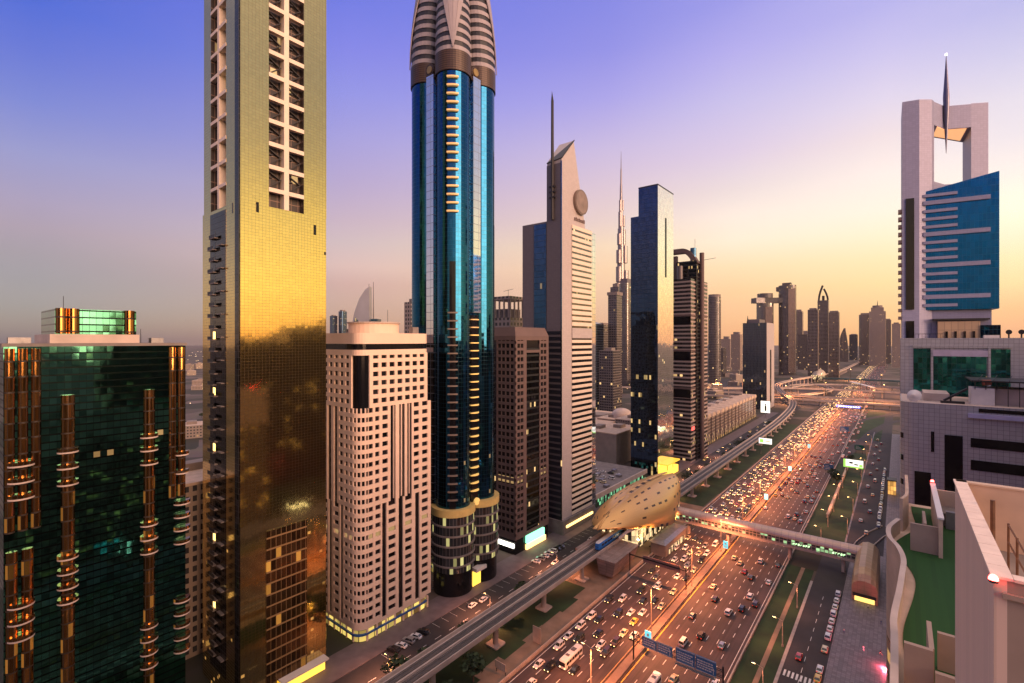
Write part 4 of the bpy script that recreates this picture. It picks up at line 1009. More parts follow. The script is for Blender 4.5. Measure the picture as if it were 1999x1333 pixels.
mb = MB(); mb.ribbon([(-352,1640,238),(-330,1660,238),(-296,1676,238),(-267,1684,238)],30,16); mb.build('sky_bridge', M['far_dark'], sk)
mb = MB(); mb.prism([(-325+22*math.cos(R(a)), 1663+19*math.sin(R(a))) for a in range(0,360,20)],238.1,252); mb.build('bridge_pavilion', M['far_dark'], sk)
mb = MB(); mb.box(-296,-250,1672,1700,258,271); mb.box(-280,-256,1676,1694,275,283); mb.build('roof_crown', M['far_dark'], sk)
tower('plain_tower', 'tall slim grey tower close behind the second skybridge tower', -323,2306,28,28,226, M['far_glass'], cap(.6,8))
tower('plain_tower', 'lower grey tower right of the skybridge pair, dim in the haze', -393,3019,34,34,150, M['far_glass'], cap(.6,8))
tower('plain_tower', 'squat dark block between skybridge towers and the gold-edged tower', -258,2050,60,50,128, M['far_dark'], cap(.4,6))
tower('gold_edged_tower', 'dark slab tower with gold edge highlight left of the forked tower', -173,1464,22,24,186, M['far_dark'], cap(.7,4), edge=M['far_gold'])
o = tower('forked_tower', 'black tower topped by two curved horns leaning together', -171,1658,26,26,222, M['far_dark'], None)
for s, h in ((-1,44),(1,34)):
    P = [(-171+s*11*math.cos(q/8*1.45), 1658, 222+h*q/8) for q in range(9)]
    mb = MB()
    for a, b2 in zip(P, P[1:]): mb.beam(a, b2, 5.5, 4.5)
    mb.build('horn', M['dark_metal'], o)
MB().box(-174,-168,1654,1662,222,236).build('roof_block', M['dark_metal'], o)
tower('plain_tower', 'flat-topped grey tower just right of the forked tower', -136,1558,23,25,182, M['far_glass'], cap(.8,4))
o = thing('curved_sail_tower', 'small grey tower with rounded sail outline on the horizon', 'tower', (-215,2905,0))
mb = MB(); prof = [(-21,0),(-21,60),(-18,95),(-10,135),(2,165),(8,168),(14,120),(21,60),(21,0)]
a = [(-215+p[0],2890,p[1]) for p in prof]; b2 = [(-215+p[0],2920,p[1]) for p in prof]
for i in range(9): j = (i+1)%9; mb.face([a[i],a[j],b2[j],b2[i]])
mb.face(a[::-1]); mb.face(b2); mb.build('shaft', M['far_glass'], o)
mb = MB(); mb.box(-216,-214,2888,2890,20,150); mb.build('centre_rib', M['far_gold'], o)
tower('plain_tower', 'short dark blue square tower alone on the hazy horizon', -190,3182,37,37,137, M['far_blue'], cap(.7,4))
tower('plain_tower', 'grey tower with softly rounded top left of the domed hotel tower', -115,2601,42,42,218, M['far_glass'], cap(.7,7), r=10)
o = tower('domed_crown_tower', 'tan tower with a gold highlight strip and ringed dome crown', -69,2510,54,54,226, M['far_tan'], None, edge=M['far_gold'])
MB().box(-90,-48,2488,2532,226,242).build('roof_block', M['far_tan'], o)
MB().prism(circ(-69,2510,17,20),242,251).build('crown_ring', M['concrete_dark'], o)
mb = MB(); mb.tube((-69,2510,251),(-69,2510,272),1.8,.3,8); mb.build('mast', M['dark_metal'], o)
tower('plain_tower', 'slim grey tower right of the domed crown tower', -39,2790,24,24,200, M['far_glass'], cap(.7,5))
tower('plain_tower', 'pale tower half hidden behind the white needle-frame tower', -8,2431,27,27,172, M['far_tan'], cap(.6,5))

# ---- mall and low blocks behind the frontage road, between needle and slim glass towers
M['low_wall'] = pm('low_wall', (.27,.21,.17), .85, noise=.15, scale=.2)
ml = thing('arcade_building', 'long low arcade with green-lit glass front beside the station', 'building', (-165,290,0))
MB().box(-200,-151,273,352,4.8,8).build('roof_slab', M['concrete_dark'], ml)
mb = MB(); mb.box(-150.98,-150,272,352,5.4,8.6); mb.box(-200,-151,272,272.98,5.4,8.6); mb.build('roof_edge', M['concrete'], ml)
MB().box(-198,-151,273,351,.15,4.8).build('glass_front', fm('green_arcade',(.05,.09,.06),2,2.4,(.05,.07,.05),(.2,.3),.3,.2,.4,0,lit=.5,litcol=(.35,1,.5),lits=.7), ml)
mb = MB()
for k in range(9): mb.box(-192+k*4.6,-189+k*4.6,290+(k*17)%45,294+(k*17)%45,8,9.6)
mb.build('roof_unit', M['grey_metal'], ml)
def block(name, label, x0, x1, y0, y1, h, mat='low_wall', huts=2, group=None, cat='building'):
    o = thing(name, label, cat, ((x0+x1)/2,(y0+y1)/2,0), group)
    MB().box(x0,x1,y0,y1,0,h,0,1).build('wall', [M[mat],M['concrete_dark']], o)
    mb = MB(); mb.box(x0-.3,x1+.3,y0-.3,y1+.3,h,h+.9); mb.build('parapet', M['tan_wall'], o)
    for k in range(huts):
        a = x0+(x1-x0)*(.2+.35*k); b3 = y0+(y1-y0)*(.25+.3*k); mb = MB(); mb.box(a,a+(x1-x0)*.2,b3,b3+(y1-y0)*.22,h+.9,h+3.6); mb.build('roof_hut', M['low_wall'], o)
    return o
M['low_floors'] = fm('low_floors', (.05,.05,.055), 2.4, 3.4, (.30,.23,.18), (1.1,1.5), .2, .2, .3, 0, lit=.05, lits=1.2)
block('mall_block', 'plain brown windowless mall block with open flat roof left of slim glass tower', -222,-186,372,420,27)
block('mall_block', 'mall wing with banded windows close behind the slim glass tower', -215,-176,428,470,30,'low_floors')
block('mall_block', 'wide low mall roof with small huts farther behind', -330,-240,430,540,18,huts=3)
dm = block('mall_block', 'low mall block carrying a pale round dome', -262,-222,478,520,20)
mb = MB(); mb.prism(circ(-242,498,11,28),20.9,24); 
for q in range(6):
    a0, a1 = R(15*q), R(15*q+15); mb.taper(circ(-242,498,11*math.cos(a0),28),24+7*math.sin(a0),circ(-242,498,max(.1,11*math.cos(a1)),28),24+7*math.sin(a1),caps=False)
mb.build('dome', M['concrete'], dm)
block('dark_red_block', 'dark red car-park block wedged between green block and gold tower', -215,-186,44,100,58,'low_floors')
# sprawl of low houses: many small buildings, copied from three kinds
random.seed(21)
M['house_floors'] = fm('house_floors', (.06,.055,.055), 3, 3.2, (.36,.28,.22), (1.4,1.7), .1, .3, .3, 0, lit=.07, lits=1.5)
kinds = []
for k, (w, d, h) in enumerate(((22,16,9),(30,24,14),(18,30,20))):
    o = thing('low_house', 'x', 'house', (0,0,0), 'sprawl of low houses beyond the towers')
    MB().box(-w/2,w/2,-d/2,d/2,0,h,0,1).build('wall', [M['house_floors'],M['tan_wall']], o)
    mb = MB(); mb.box(-w*.2,w*.15,-d*.2,d*.2,h+.01,h+3); mb.build('roof_hut', M['low_wall'], o)
    kinds.append(o)
first = [True]*3; cnt = 0
def free(x, y): return not (-165 < x < 60)
SP = []
def angl(x, y):                                     # picture column of a ground point, to skip houses no gap can show
    f_ = -.6262*x+.7796*y; return 1000+940*(.7796*x+.6262*y)/f_ if f_ > 0 else -9999
while len(SP) < 150:
    y = random.uniform(60,1900); x = random.uniform(-2300,-230)
    u = angl(x, y)
    ok = (0 < u < 60) or (355 < u < 405) or (640 < u < 845) or (1150 < u < 1240) or (1375 < u < 1470)
    if not ok or math.hypot(x+826,y-1693) < 80: continue
    if any(math.hypot(x-a, y-b2) < 38 for a, b2 in SP): continue
    if -430 < x < -170 and 240 < y < 760: continue
    SP.append((x, y))
for k in range(18): SP.append((-340-(k%6)*44-random.uniform(0,12), 980+(k//6)*70+random.uniform(0,16)))
for i, (x, y) in enumerate(SP):
    k = i % 3; src = kinds[k]
    o = src if first[k] else copy_tree(src)
    first[k] = False
    o.location = (x, y, 0); o.rotation_euler = (0,0,random.choice((0,.35,-.3,.8)))
    o['label'] = ('small flat-roofed tan house in the hazy low sprawl beyond the towers', 'broad flat-roofed tan apartment block in the hazy low sprawl', 'taller narrow tan house block in the hazy low sprawl')[k]
# trees among the houses and along the streets
random.seed(5)
def tree_proto(seed, hgt, wid):
    random.seed(seed); o = thing('street_tree', 'x', 'tree', (0,0,0))
    mb = MB(); mb.tube((0,0,0),(.1,.05,hgt*.5),.22,.14,7)
    for k in range(5):
        a = k*1.3; mb.tube((.1,.05,hgt*.42),(math.cos(a)*wid*.5,math.sin(a)*wid*.5,hgt*.72),.1,.04,5)
    mb.build('trunk', M['bark'], o)
    mb = MB()
    for k in range(260):
        a = random.uniform(0,6.28); q = random.random()**.5; z = hgt*(.45+.55*random.random()); lim = wid*math.sin(math.pi*min(.97,max(.08,(z/hgt-.38)/.66)))**.6
        c0 = Vector((math.cos(a)*q*lim, math.sin(a)*q*lim, z+.25*hgt*.1*math.sin(a*3)))
        d1 = Vector((random.uniform(-1,1),random.uniform(-1,1),random.uniform(-.6,.6)))*.55; d2 = Vector((random.uniform(-1,1),random.uniform(-1,1),random.uniform(-.6,.6)))*.55
        mb.face([c0-d1,c0-d2,c0+d1,c0+d2])
    mb.build('crown', M['leaf'], o); return o
tp = [tree_proto(1,7,3.2), tree_proto(2,5.5,2.8)]
spots = [(-100,96),(-104,110),(-118.8,92),(-119,104),(-118.5,122),(-119.2,140),(-118.9,156)]+[(-119.5,330+k*24) for k in range(14)]
spots += [(-36,430),(-39,440),(-33,520)]+[(-196-(k*7)%30, 100+k*9) for k in range(8)]+[(-640-37*k, 250+21*(k*k%9)) for k in range(10)]
fr_ = [True, True]
for i, (x, y) in enumerate(spots):
    k = i % 2; o = tp[k] if fr_[k] else copy_tree(tp[k]); fr_[k] = False; o.location = (x, y, 0); o.rotation_euler = (0,0,i*1.1); o.scale = (1.25+.25*math.sin(i),)*3
    where = 'under the near stretch of viaduct' if y < 160 and x > -130 else ('under the far stretch of viaduct' if x > -130 and x < -100 else ('on the dark lawn near the roadside screen' if x > -50 else ('in the gap between green block and gold tower' if x > -230 else 'among the far low houses')))
    o['label'] = f'{("taller","smaller")[k]} dark bushy tree {where}'; o['group'] = 'trees '+where

# ---- flyovers of the interchange
def flyover(label, pts, w, th=1.6, step=45, rail=1.0):
    P = smooth(pts, 5); o = thing('flyover', label, 'bridge', tuple(P[0][:2])+(0,))
    mb = MB(); mb.ribbon(P, w, th, 0, 1); mb.build('deck', [M['asphalt_dark'],M['concrete']], o)
    for s in (-1, 1):
        mb = MB(); mb.ribbon([(x,y,z+rail) for x,y,z in P], .5, rail+1.2, off=s*(w/2+.26)); mb.build('parapet', M['concrete'], o)
    for x, y, z in along(P, step, step/2):
        if z > 5 and not (abs(y-700) > 0 and XL0 < x < XR1 and (x+70) % 10 > 9.5): mb = MB(); mb.prism(circ(x,y,1.2,10),0,z-th); mb.build('pier', M['concrete'], o)
    return o
flyover('straight flyover nearest the blue gantry, crossing the highway', [(-420,935,9),(-250,965,9),(-150,978,9),(-60,985,9),(40,990,9),(200,990,9)], 13)
flyover('low near flyover of pale concrete just beyond the blue gantry', [(-300,900,7),(-180,925,8),(-60,932,8.5),(40,936,8.5),(200,930,8)], 11)
flyover('second flyover behind the first, slightly higher and curving left', [(-520,880,11),(-330,955,12),(-210,1060,12.5),(-100,1110,12.5),(30,1120,12),(200,1110,11)], 13)
flyover('broad curved ramp sweeping from viaduct bend across to the far lanes', [(-186,1180,6),(-165,1250,7),(-120,1290,8),(-60,1300,8),(20,1270,8),(120,1210,8)], 11)
flyover('low loop ramp inside the interchange beside the highway', [(-160,1030,4),(-130,1060,5.5),(-108,1150,6.5),(-118,1230,7),(-160,1275,7),(-186,1225,7)], 8)
f2 = thing('far_footbridge', 'dark teal tube footbridge crossing the far lanes before the domed tower', 'bridge', (-80,1471,0))
mb = MB(); mb.box(-160,10,1468,1474,7,11.5); mb.build('tube', pm('teal_tube', (.05,.1,.1), .4), f2)
for x in (-150,-98,-40,0): mb = MB(); mb.box(x-1,x+1,1469,1473,0,7); mb.build('pier', M['concrete'], f2)
f3 = thing('entrance_canopy', 'small pale canopy strip over the roadway beyond the flyovers', 'canopy', (-55,1330,0))
mb = MB(); mb.beam((-85,1345,12),(-40,1210,12),7,1.2); mb.build('roof', M['white_paint'], f3)
for x,y in ((-80,1330),(-62.4,1277),(-45,1225)): mb = MB(); mb.tube((x,y,0),(x,y,11.4),.5); mb.build('post', M['concrete'], f3)
# ================================================================ camera side of the road
ORDW = ['first','second','third','fourth','fifth','sixth','seventh','eighth','ninth']
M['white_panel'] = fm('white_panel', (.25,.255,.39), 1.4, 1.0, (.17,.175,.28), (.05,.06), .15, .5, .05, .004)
M['teal_blue'] = fm('teal_blue_glass', (.004,.08,.26), 1.5, 3.4, (.008,.08,.14), (.06,.08), 1, .06, .12, .008, wave=.02)
M['teal_glass'] = fm('teal_glass', (.03,.26,.24), 1.6, 2.6, (.01,.05,.05), (.08,.1), 1, .07, .35, .03, lit=.01, lits=1, wave=.06)
M['grey_tile'] = fm('grey_tile', (.42,.42,.44), 1.6, 1.6, (.17,.17,.18), (.11,.11), .3, .4, .06, .006)
nf = thing('needle_frame_tower', 'white frame-topped tower with a double-pointed needle hung in its opening', 'skyscraper', (18, 345, 0))
A = [(1.4,325.4),(8.3,327.3),(13.4,331.4),(14.6,334.6)]
ZB, ZT = 52.0, 232.0
pil = [(1.4,325.4),(8.3,327.3),(13.4,331.4),(14.4,334.5),(13.0,352),(1.0,350)]
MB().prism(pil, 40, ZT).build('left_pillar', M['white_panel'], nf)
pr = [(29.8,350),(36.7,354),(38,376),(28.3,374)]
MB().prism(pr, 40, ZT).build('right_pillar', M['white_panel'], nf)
lin_ = [(14.4,334.5),(19.1,344.5),(29.8,350),(28.3,374),(13.0,352)]
MB().prism(lin_, 219.5, ZT-.3).build('lintel', M['white_panel'], nf)
mb = MB(); mb.prism(inset(lin_, 21, 350, .8), 219.2, 219.45); mb.build('soffit_light', em('soffit_light', (1,.5,.22), .9), nf)
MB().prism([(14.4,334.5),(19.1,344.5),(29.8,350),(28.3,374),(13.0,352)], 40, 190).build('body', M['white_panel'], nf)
MB().box(14.2,17,334.2,336.5,176.5,180.2).build('sill_vent', M['black_glass'], nf)
mb = MB(); mb.tube((19.6,343.2,206),(19.6,343.2,228),.1,1.2,12); mb.tube((19.6,343.2,228),(19.6,343.2,236),1.2,1.35,12); mb.tube((19.6,343.2,236),(19.6,343.2,258),1.35,.1,12); mb.build('needle', pm('needle_metal', (.12,.12,.17), .35, .7, .1, .3), nf)
mb = MB(); mb.tube((19.6,343.2,258),(19.6,343.2,259),.5,.5,8); mb.build('tip_light', M['white_glow'], nf)
# blue glass volume on the road-end face, with pale ribs
bl = [(10.3,329.3),(38.5,334.0),(38.5,360),(12,352)]
def lerp(t, off=0): return (10.3+28.2*t+.164*off, 329.3+4.7*t-.986*off)
gz0, gz1 = 122.6, 189.5
mb = MB(); mb.prism([lerp(0),lerp(1),(37,358),(10.5,352)], gz0, 184)
p0, p1 = lerp(0), lerp(1)
mb.face([(*p0,184),(*p1,184),(*p1,190.2)]); mb.face([(*p1,184),(37,358,184),(37,358,190.2),(*p1,190.2)]); mb.face([(*p0,184),(*p1,190.2),(37,358,190.2),(10.5,352,184)])
mb.build('glass_block', M['teal_blue'], nf)
z = 124.2; k = 0
while z < 184:
    long_ = k % 4 == 1
    t1 = .88 if long_ else .45; h = 2.1 if long_ else 1.5
    q = [lerp(-.02,.0), lerp(-.02,1.1), lerp(t1,1.1), lerp(t1,0)]
    mb = MB(); mb.prism(q, z, z+h); mb.build('rib', M['white_panel'], nf); z += 4.05; k += 1
mb = MB(); mb.prism([(2.9,325.7),(2.95,325.3),(6.3,326.2),(6.25,326.6)], 123, 181); mb.build('dark_strip', M['black_glass'], nf)
for z0, z1 in ((106,117),):
    mb = MB(); mb.prism([(2.9,325.7),(2.95,325.3),(6.3,326.2),(6.25,326.6)], z0, z1); mb.build('dark_strip', M['black_glass'], nf)
for k in range(15):
    mb = MB(); mb.box(-.3,1.5,328+.2,334,118+k*4.05,119.6+k*4.05); mb.build('side_balcony', M['tan_wall'], nf)
mb = MB(); mb.prism([(12.5,331.3),(36,336),(35.5,352),(13,350)], 104, 122.5); mb.build('neck', M['white_panel'], nf)
M['tan_loggia'] = fm('tan_loggia', (.42,.29,.18), 2.6, 8, (.26,.18,.12), (.25,.3), 0, .6, .08, 0)
mb = MB(); mb.prism([(15.5,328.5),(31.5,331.5),(31.5,345),(15.5,345)], 102, 116.5); mb.build('loggia', M['tan_loggia'], nf)
for k in range(4):
    a = (18.5+k*3.4, 329.05+k*.64); mb = MB(); mb.box(a[0],a[0]+.9,a[1]-.5,a[1],107,111.5); mb.build('loggia_window', M['black_glass'], nf)
mb = MB(); mb.prism([(13.5,327.5),(35,331.6),(35,345),(13.5,345)],117.2,118.0); mb.build('eave', M['dark_metal'], nf)
mb = MB(); mb.prism([(31.6,331),(38.8,332.4),(38.8,346),(31.6,345)],102,114.5); mb.build('side_glass', M['teal_blue'], nf)
# its podium
pd = thing('tiled_podium', 'grey tiled podium block with teal glass front below the needle-frame tower', 'building', (20,315,0))
px0, px1, py0, py1, pz = .6, 45, 300, 328, 108
MB().box(px0,px1,py0,py1,0,pz).build('wall', M['grey_tile'], pd)
for x0,x1,z0,z1 in ((5.5,11.6,83,103),(12.6,30.5,80,99.5),(31.8,38,83,103)):
    MB().box(x0,x1,py0-.35,py0-.02,z0,z1).build('window', M['teal_glass'], pd)
MB().box(12.4,30.9,py0-1.3,py0-.02,99.6,102.4).build('lintel', pm('lilac_lintel',(.42,.38,.5),.5), pd)
for x in (11.7,30.95): MB().box(x,x+.85,py0-1.0,py0-.02,78,103.4).build('pilaster', M['grey_tile'], pd)
MB().box(5.2,38.4,py0-.7,py0-.02,103.5,104.6).build('string_course', M['grey_tile'], pd)
mb = MB()
for k in range(8): mb.box(6+k*1.3,6.12+k*1.3,301,301.1,108,110)
mb.box(6,16,300.98,301.12,109.9,110.1); mb.build('roof_railing', M['dark_metal'], pd)
for x in (39,43): 
    mb = MB(); mb.tube((x,312,108),(x,312,110),.3); mb.tube((x-.1,311,110.7),(x+.1,311.5,110.7),1.1,.9,14); mb.build('roof_dish', M['dark_metal'], pd)
mb = MB(); mb.box(30,35,303,306,108,109.3); mb.build('roof_hut', M['white_paint'], pd)

# ---- grey tiled office with rounded corner
go = thing('grey_tiled_office', 'grey tiled office block with rounded corner and strip windows', 'building', (20,262,0))
gz = 82.0; gx0, gy0 = .6, 252.0
poly = [(gx0+4.5+4.5*math.cos(R(a)), gy0+4.5+4.5*math.sin(R(a))) for a in range(180,271,15)]+[(60,gy0),(60,290),(gx0,290)]
poly = [p for p in poly]
MB().prism(poly, 0, gz).build('wall', M['grey_tile'], go)
MB().prism(inset(poly, 20, 268, .985), gz, gz+.05).build('roof', M['concrete'], go)
def gwin(x0,x1,z0,z1): MB().box(x0,x1,gy0-.25,gy0-.02,z0,z1).build('window', M['black_glass'], go)
gwin(9.9,10.9,63,71); gwin(13.9,19.1,46,70.2); gwin(21.3,59,66.4,69.9); gwin(21.3,59,57.8,61.6); gwin(22.5,59,49,52.8); gwin(4.9,9.9,30,54.6)
for z in (48,58,67): 
    mb = MB(); mb.prism([(gx0+4.5+4.6*math.cos(R(a)), gy0+4.5+4.6*math.sin(R(a))) for a in range(176,226,10)]+[(gx0+3,gy0+3)],z,z+2.2); mb.build('corner_window', M['black_glass'], go)
mb = MB(); mb.box(20.5,60,gy0-1.3,gy0-.02,77.6,79.2); mb.build('ledge', pm('ledge_lilac',(.42,.42,.62),.4), go)
mb = MB(); mb.box(23.5,60,gy0-.3,gy0-.02,79.8,81.2); mb.build('top_slot', M['black_glass'], go)
# rooftop clutter (fixed to the roof)
for x0,x1,y0,y1,h,m_ in ((22,28.5,258,268,6.5,'white_paint'),(40,60,256,280,8.8,'white_paint'),(29,39,262,276,6.2,'concrete'),(8,16,262,280,3.2,'concrete')):
    MB().box(x0,x1,y0,y1,gz,gz+h).build('roof_house', M[m_], go)
MB().box(22,60,257,281,gz+9,gz+9.5).build('roof_canopy', M['dark_metal'], go)
mb = MB()
for k in range(12): mb.tube((23+k*3,257.4,gz+6 if k<3 else gz),(23+k*3,257.4,gz+9),.12)
for k in range(8): mb.beam((24+k*4.2,258,gz+9.6),(26.5+k*4.2,272,gz+11),.2,.2)
mb.build('roof_frame', M['dark_metal'], go)
mb = MB(); mb.beam((14,258,gz+1),(21,259,gz+6),1.2,.7); mb.beam((13,257,gz+.4),(20,257.5,gz+.5),2,1); mb.tube((16,257,gz),(16,257,gz+3),.3); mb.build('cleaning_crane', M['dark_metal'], go)
mb = MB(); mb.tube((25,258.5,gz+8.6),(27.6,258.4,gz+8.9),1.2,1.0,14); mb.build('duct', pm('rust', (.22,.08,.05), .8), go)
mb = MB(); mb.tube((4.8,255.6,gz),(4.8,255.6,gz+1.6),.7); mb.tube((4.5,254.6,gz+2.8),(4.9,255.8,gz+2.4),.3,2.5,20); mb.build('satellite_dish', M['white_paint'], go)
mb = MB()
for k in range(10): mb.tube((42+k*1.9,gy0+1,gz),(42+k*1.9,gy0+1,gz+2.4),.07)
mb.beam((42,gy0+1,gz+2.4),(60,gy0+1,gz+2.4),.1,.1); mb.build('roof_railing', M['dark_metal'], go)
# lit orange kiosk wall on its street corner
ok_ = thing('lit_kiosk', 'orange glowing glass kiosk at the far end of plaza', 'kiosk', (-3.6,425,0))
MB().box(-6,-1.5,424,432,.3,9.5).build('glass_box', fm('kiosk_glass',(.5,.25,.08),1.5,3,(.2,.1,.04),(.12,.15),0,.3,.2,0,lit=1.0,litcol=(1,.5,.12),lits=1.2), ok_)
MB().box(-6.4,-1.1,423.6,432.4,9.5,10.2).build('roof', M['dark_metal'], ok_)
block('street_block', 'grey street-side building with shaded front beyond the tiled office', 3,40,392,520,36,'low_floors')
block('street_block', 'tan low building far along the plaza side', 4,44,530,700,22,'low_floors')

# ---- building with the green roof terrace
tb = thing('terrace_building', 'tan building with green turf roof terrace and wavy parapet', 'building', (18,95,0))
tz = 72.0
wav = [(-.6,30),(-.6,64),(-.7,72),(-.2,80),(.1,86),(.3,92),(-.3,97),(-1.4,101),(-1.6,106),(-.6,111),(.7,116),(1.0,121),(1.0,134)]
wv = smooth([(a,b,0) for a,b in wav], 4); wv = [(p[0],p[1]) for p in wv]
polyt = [(42,30),(42,134)]+wv[::-1]
M['terrace_floors'] = fm('terrace_floors', (.02,.018,.018), 3.6, 3.5, (.30,.21,.155), (1.3,1.6), .2, .2, .3, 0, lit=.12, litcol=(1,.55,.18), lits=.8)
MB().prism(polyt, 58.02, tz-.02).build('wall', M['tan_wall'], tb)
MB().prism(polyt, 0, 58).build('lower_floors', M['terrace_floors'], tb)
turf = fm('turf', (.011,.062,.008), 1.1, 30, (.013,.068,.009), (.5,.01), 0, .95, .10, 0, lrough=.95)
iw = [(p[0]+1.0+.6*(.5+.5*math.sin(p[1]*.23)), p[1]) for p in wv]
MB().prism([(40,62),(40,133)]+[p for p in iw[::-1] if 58 < p[1] < 134], tz, tz+.12).build('turf_roof', turf, tb)
def ribwall(path, th, z0, z1, mat, name):
    mb = MB(); mb.ribbon([(*p, z1) for p in path], th, z1-z0); return mb.build(name, mat, tb)
ribwall([(p[0]+.25,p[1]) for p in wv if p[1] < 112.5], .5, tz-2, tz+2.4, M['tan_wall'], 'wavy_parapet')
ribwall([(p[0]+.25,p[1]) for p in wv if p[1] < 112.5], .66, tz+2.42, tz+2.6, M['concrete'], 'coping')
ribwall([(p[0]+.25,p[1]) for p in wv if p[1] > 112.6], .5, tz, tz+6.0, M['tan_wall'], 'wavy_parapet')
M['taupe'] = pm('taupe_render', (.36,.26,.205), .8, noise=.1, scale=.5)
for x0,x1,y0,y1,h in ((1.5,5.0,104.0,104.5,4.6),(3.2,3.6,104.5,112,4.8),(5.0,5.5,103.0,127,6.3),(5.4,16,126.5,127,5.5)):
    MB().box(x0,x1,y0,y1,tz+.12,tz+h).build('terrace_wall', M['taupe'] if h < 5 else M['tan_wall'], tb)
MB().box(4.85,5.65,102.9,127.1,tz+6.32,tz+6.6).build('coping', M['white_paint'], tb)
mb = MB(); mb.box(3.2,4.7,68.0,68.5,tz,tz+4); mb.build('terrace_wall', M['taupe'], tb)
mb = MB(); mb.box(.4,2.6,61.6,62.1,tz,tz+5.0); mb.box(2.3,2.7,62.1,68,tz,tz+5.0); mb.box(2.7,7,60.8,61.3,tz,tz+3.4); mb.build('terrace_wall', M['taupe'], tb)
mb = MB(); mb.box(6.5,12,121,126,tz+.2,tz+2.6); mb.build('plant_unit', M['concrete_dark'], tb)
mb = MB(); mb.box(6.8,14,119.5,120.6,tz+.2,tz+3.3); mb.build('pipe_rack', M['grey_metal'], tb)
mb = MB(); mb.box(4.86,5.0,104.5,106,tz+3.2,tz+4.2); mb.build('vent', M['black_glass'], tb)
def beacon(x, y, z, r, label):
    o = thing('obstruction_light', label, 'warning light', (x,y,z))
    mb = MB(); mb.prism(circ(x,y,r*.9,12), z, z+r*.6); mb.build('base', M['dark_metal'], o)
    mb = MB()
    for q in range(4):
        a0, a1 = R(22.5*q), R(22.5*q+22.5); mb.taper(circ(x,y,r*math.cos(a0),14),z+r*.62+r*1.4*math.sin(a0),circ(x,y,max(.005,r*math.cos(a1)),14),z+r*.62+r*1.4*math.sin(a1),caps=False)
    mb.build('lens', M['red_glow'], o)
    l = bpy.data.lights.new('red_bulb','POINT'); l.energy = 18*r*r/.0225; l.color = (1,.06,.05); l.shadow_soft_size = r
    lo = bpy.data.objects.new('red_bulb', l); COL.objects.link(lo); lo.parent = o; lo.location = (0,0,r*1.0+.5*r)
    return o
# ---- tan rooftop parapet nearest the camera
fp = thing('rooftop_parapet', 'tan ribbed rooftop wall with pale coping and sunken deck in front of camera', 'building', (6,44,0))
hz_ = CAMH-12.0
fx, fy0, fy1 = 3.72, 34.2, 55.6
M['ribbed_tan'] = fm('ribbed_tan', (.76,.54,.43), .62, 40, (.65,.46,.36), (.10,.01), 0, .8, .05, 0, lrough=.8)
MB().box(fx+.02,fx+.5,fy0+.02,fy1-.02,72,hz_).build('wall', M['ribbed_tan'], fp)
MB().box(fx+.5,16,fy0+.02,fy0+.5,72,hz_).build('wall', M['taupe'], fp)
MB().box(fx+.5,20,fy1-.5,fy1-.02,hz_-5,hz_).build('wall', M['tan_wall'], fp)
MB().box(fx+.5,18,fy0+.5,fy1-.5,hz_-6,hz_-5).build('deck', M['concrete_dark'], fp)
mb = MB(); n = 13
for k in range(n):
    y0 = fy0-.1+k*(fy1-fy0+.2)/n; mb.box(fx-.1,fx+.72,y0+.02,y0+(fy1-fy0+.2)/n-.02,hz_+.02,hz_+.16)
for k in range(6): mb.box(fx+.74+k*1.6,fx+.74+k*1.6+1.56,fy0-.1,fy0+.62,hz_+.02,hz_+.16)
mb.build('coping', pm('coping_stone',(.82,.64,.52),.7,noise=.12,scale=1), fp)
mb = MB(); mb.box(fx+.05,18,fy1-.6,fy1+.1,hz_+.02,hz_+.16); mb.build('coping', M['tan_wall'], fp)
mb = MB(); mb.box(fx+.3,9,fy0-.22,fy0-.05,hz_-.85,hz_-.6); mb.build('cable_tray', M['taupe'], fp)
M['rust_rail'] = pm('rust_rail', (.14,.07,.04), .7, .3, .3, 2)
mb = MB()
for q in range(4): mb.tube((fx+2.3,fy0+4.5+q*3.2,hz_-5),(fx+2.3,fy0+4.5+q*3.2,hz_-.9),.07)
for h in (-1.0,-2.2): mb.tube((fx+2.3,fy0+4.5,hz_+h),(fx+2.3,fy0+14.1,hz_+h),.06)
mb.build('railing', M['rust_rail'], fp)
mb = MB(); mb.tube((fx+1.5,fy0+14,hz_-5),(fx+1.5,fy0+14,hz_+.6),.14); mb.build('pipe', M['rust_rail'], fp)
mb = MB(); mb.prism(circ(fx+1.4,fy0+8,.5,12),hz_-5,hz_-3.2); mb.build('roof_fan', M['tan_wall'], fp)
beacon(fx-.02, fy0-.28, hz_-.12, .20, 'round red warning light glowing on the near corner of tan parapet')
beacon(5.2, 127.2, tz+6.62, .30, 'small red warning light on the far end of terrace fin wall')
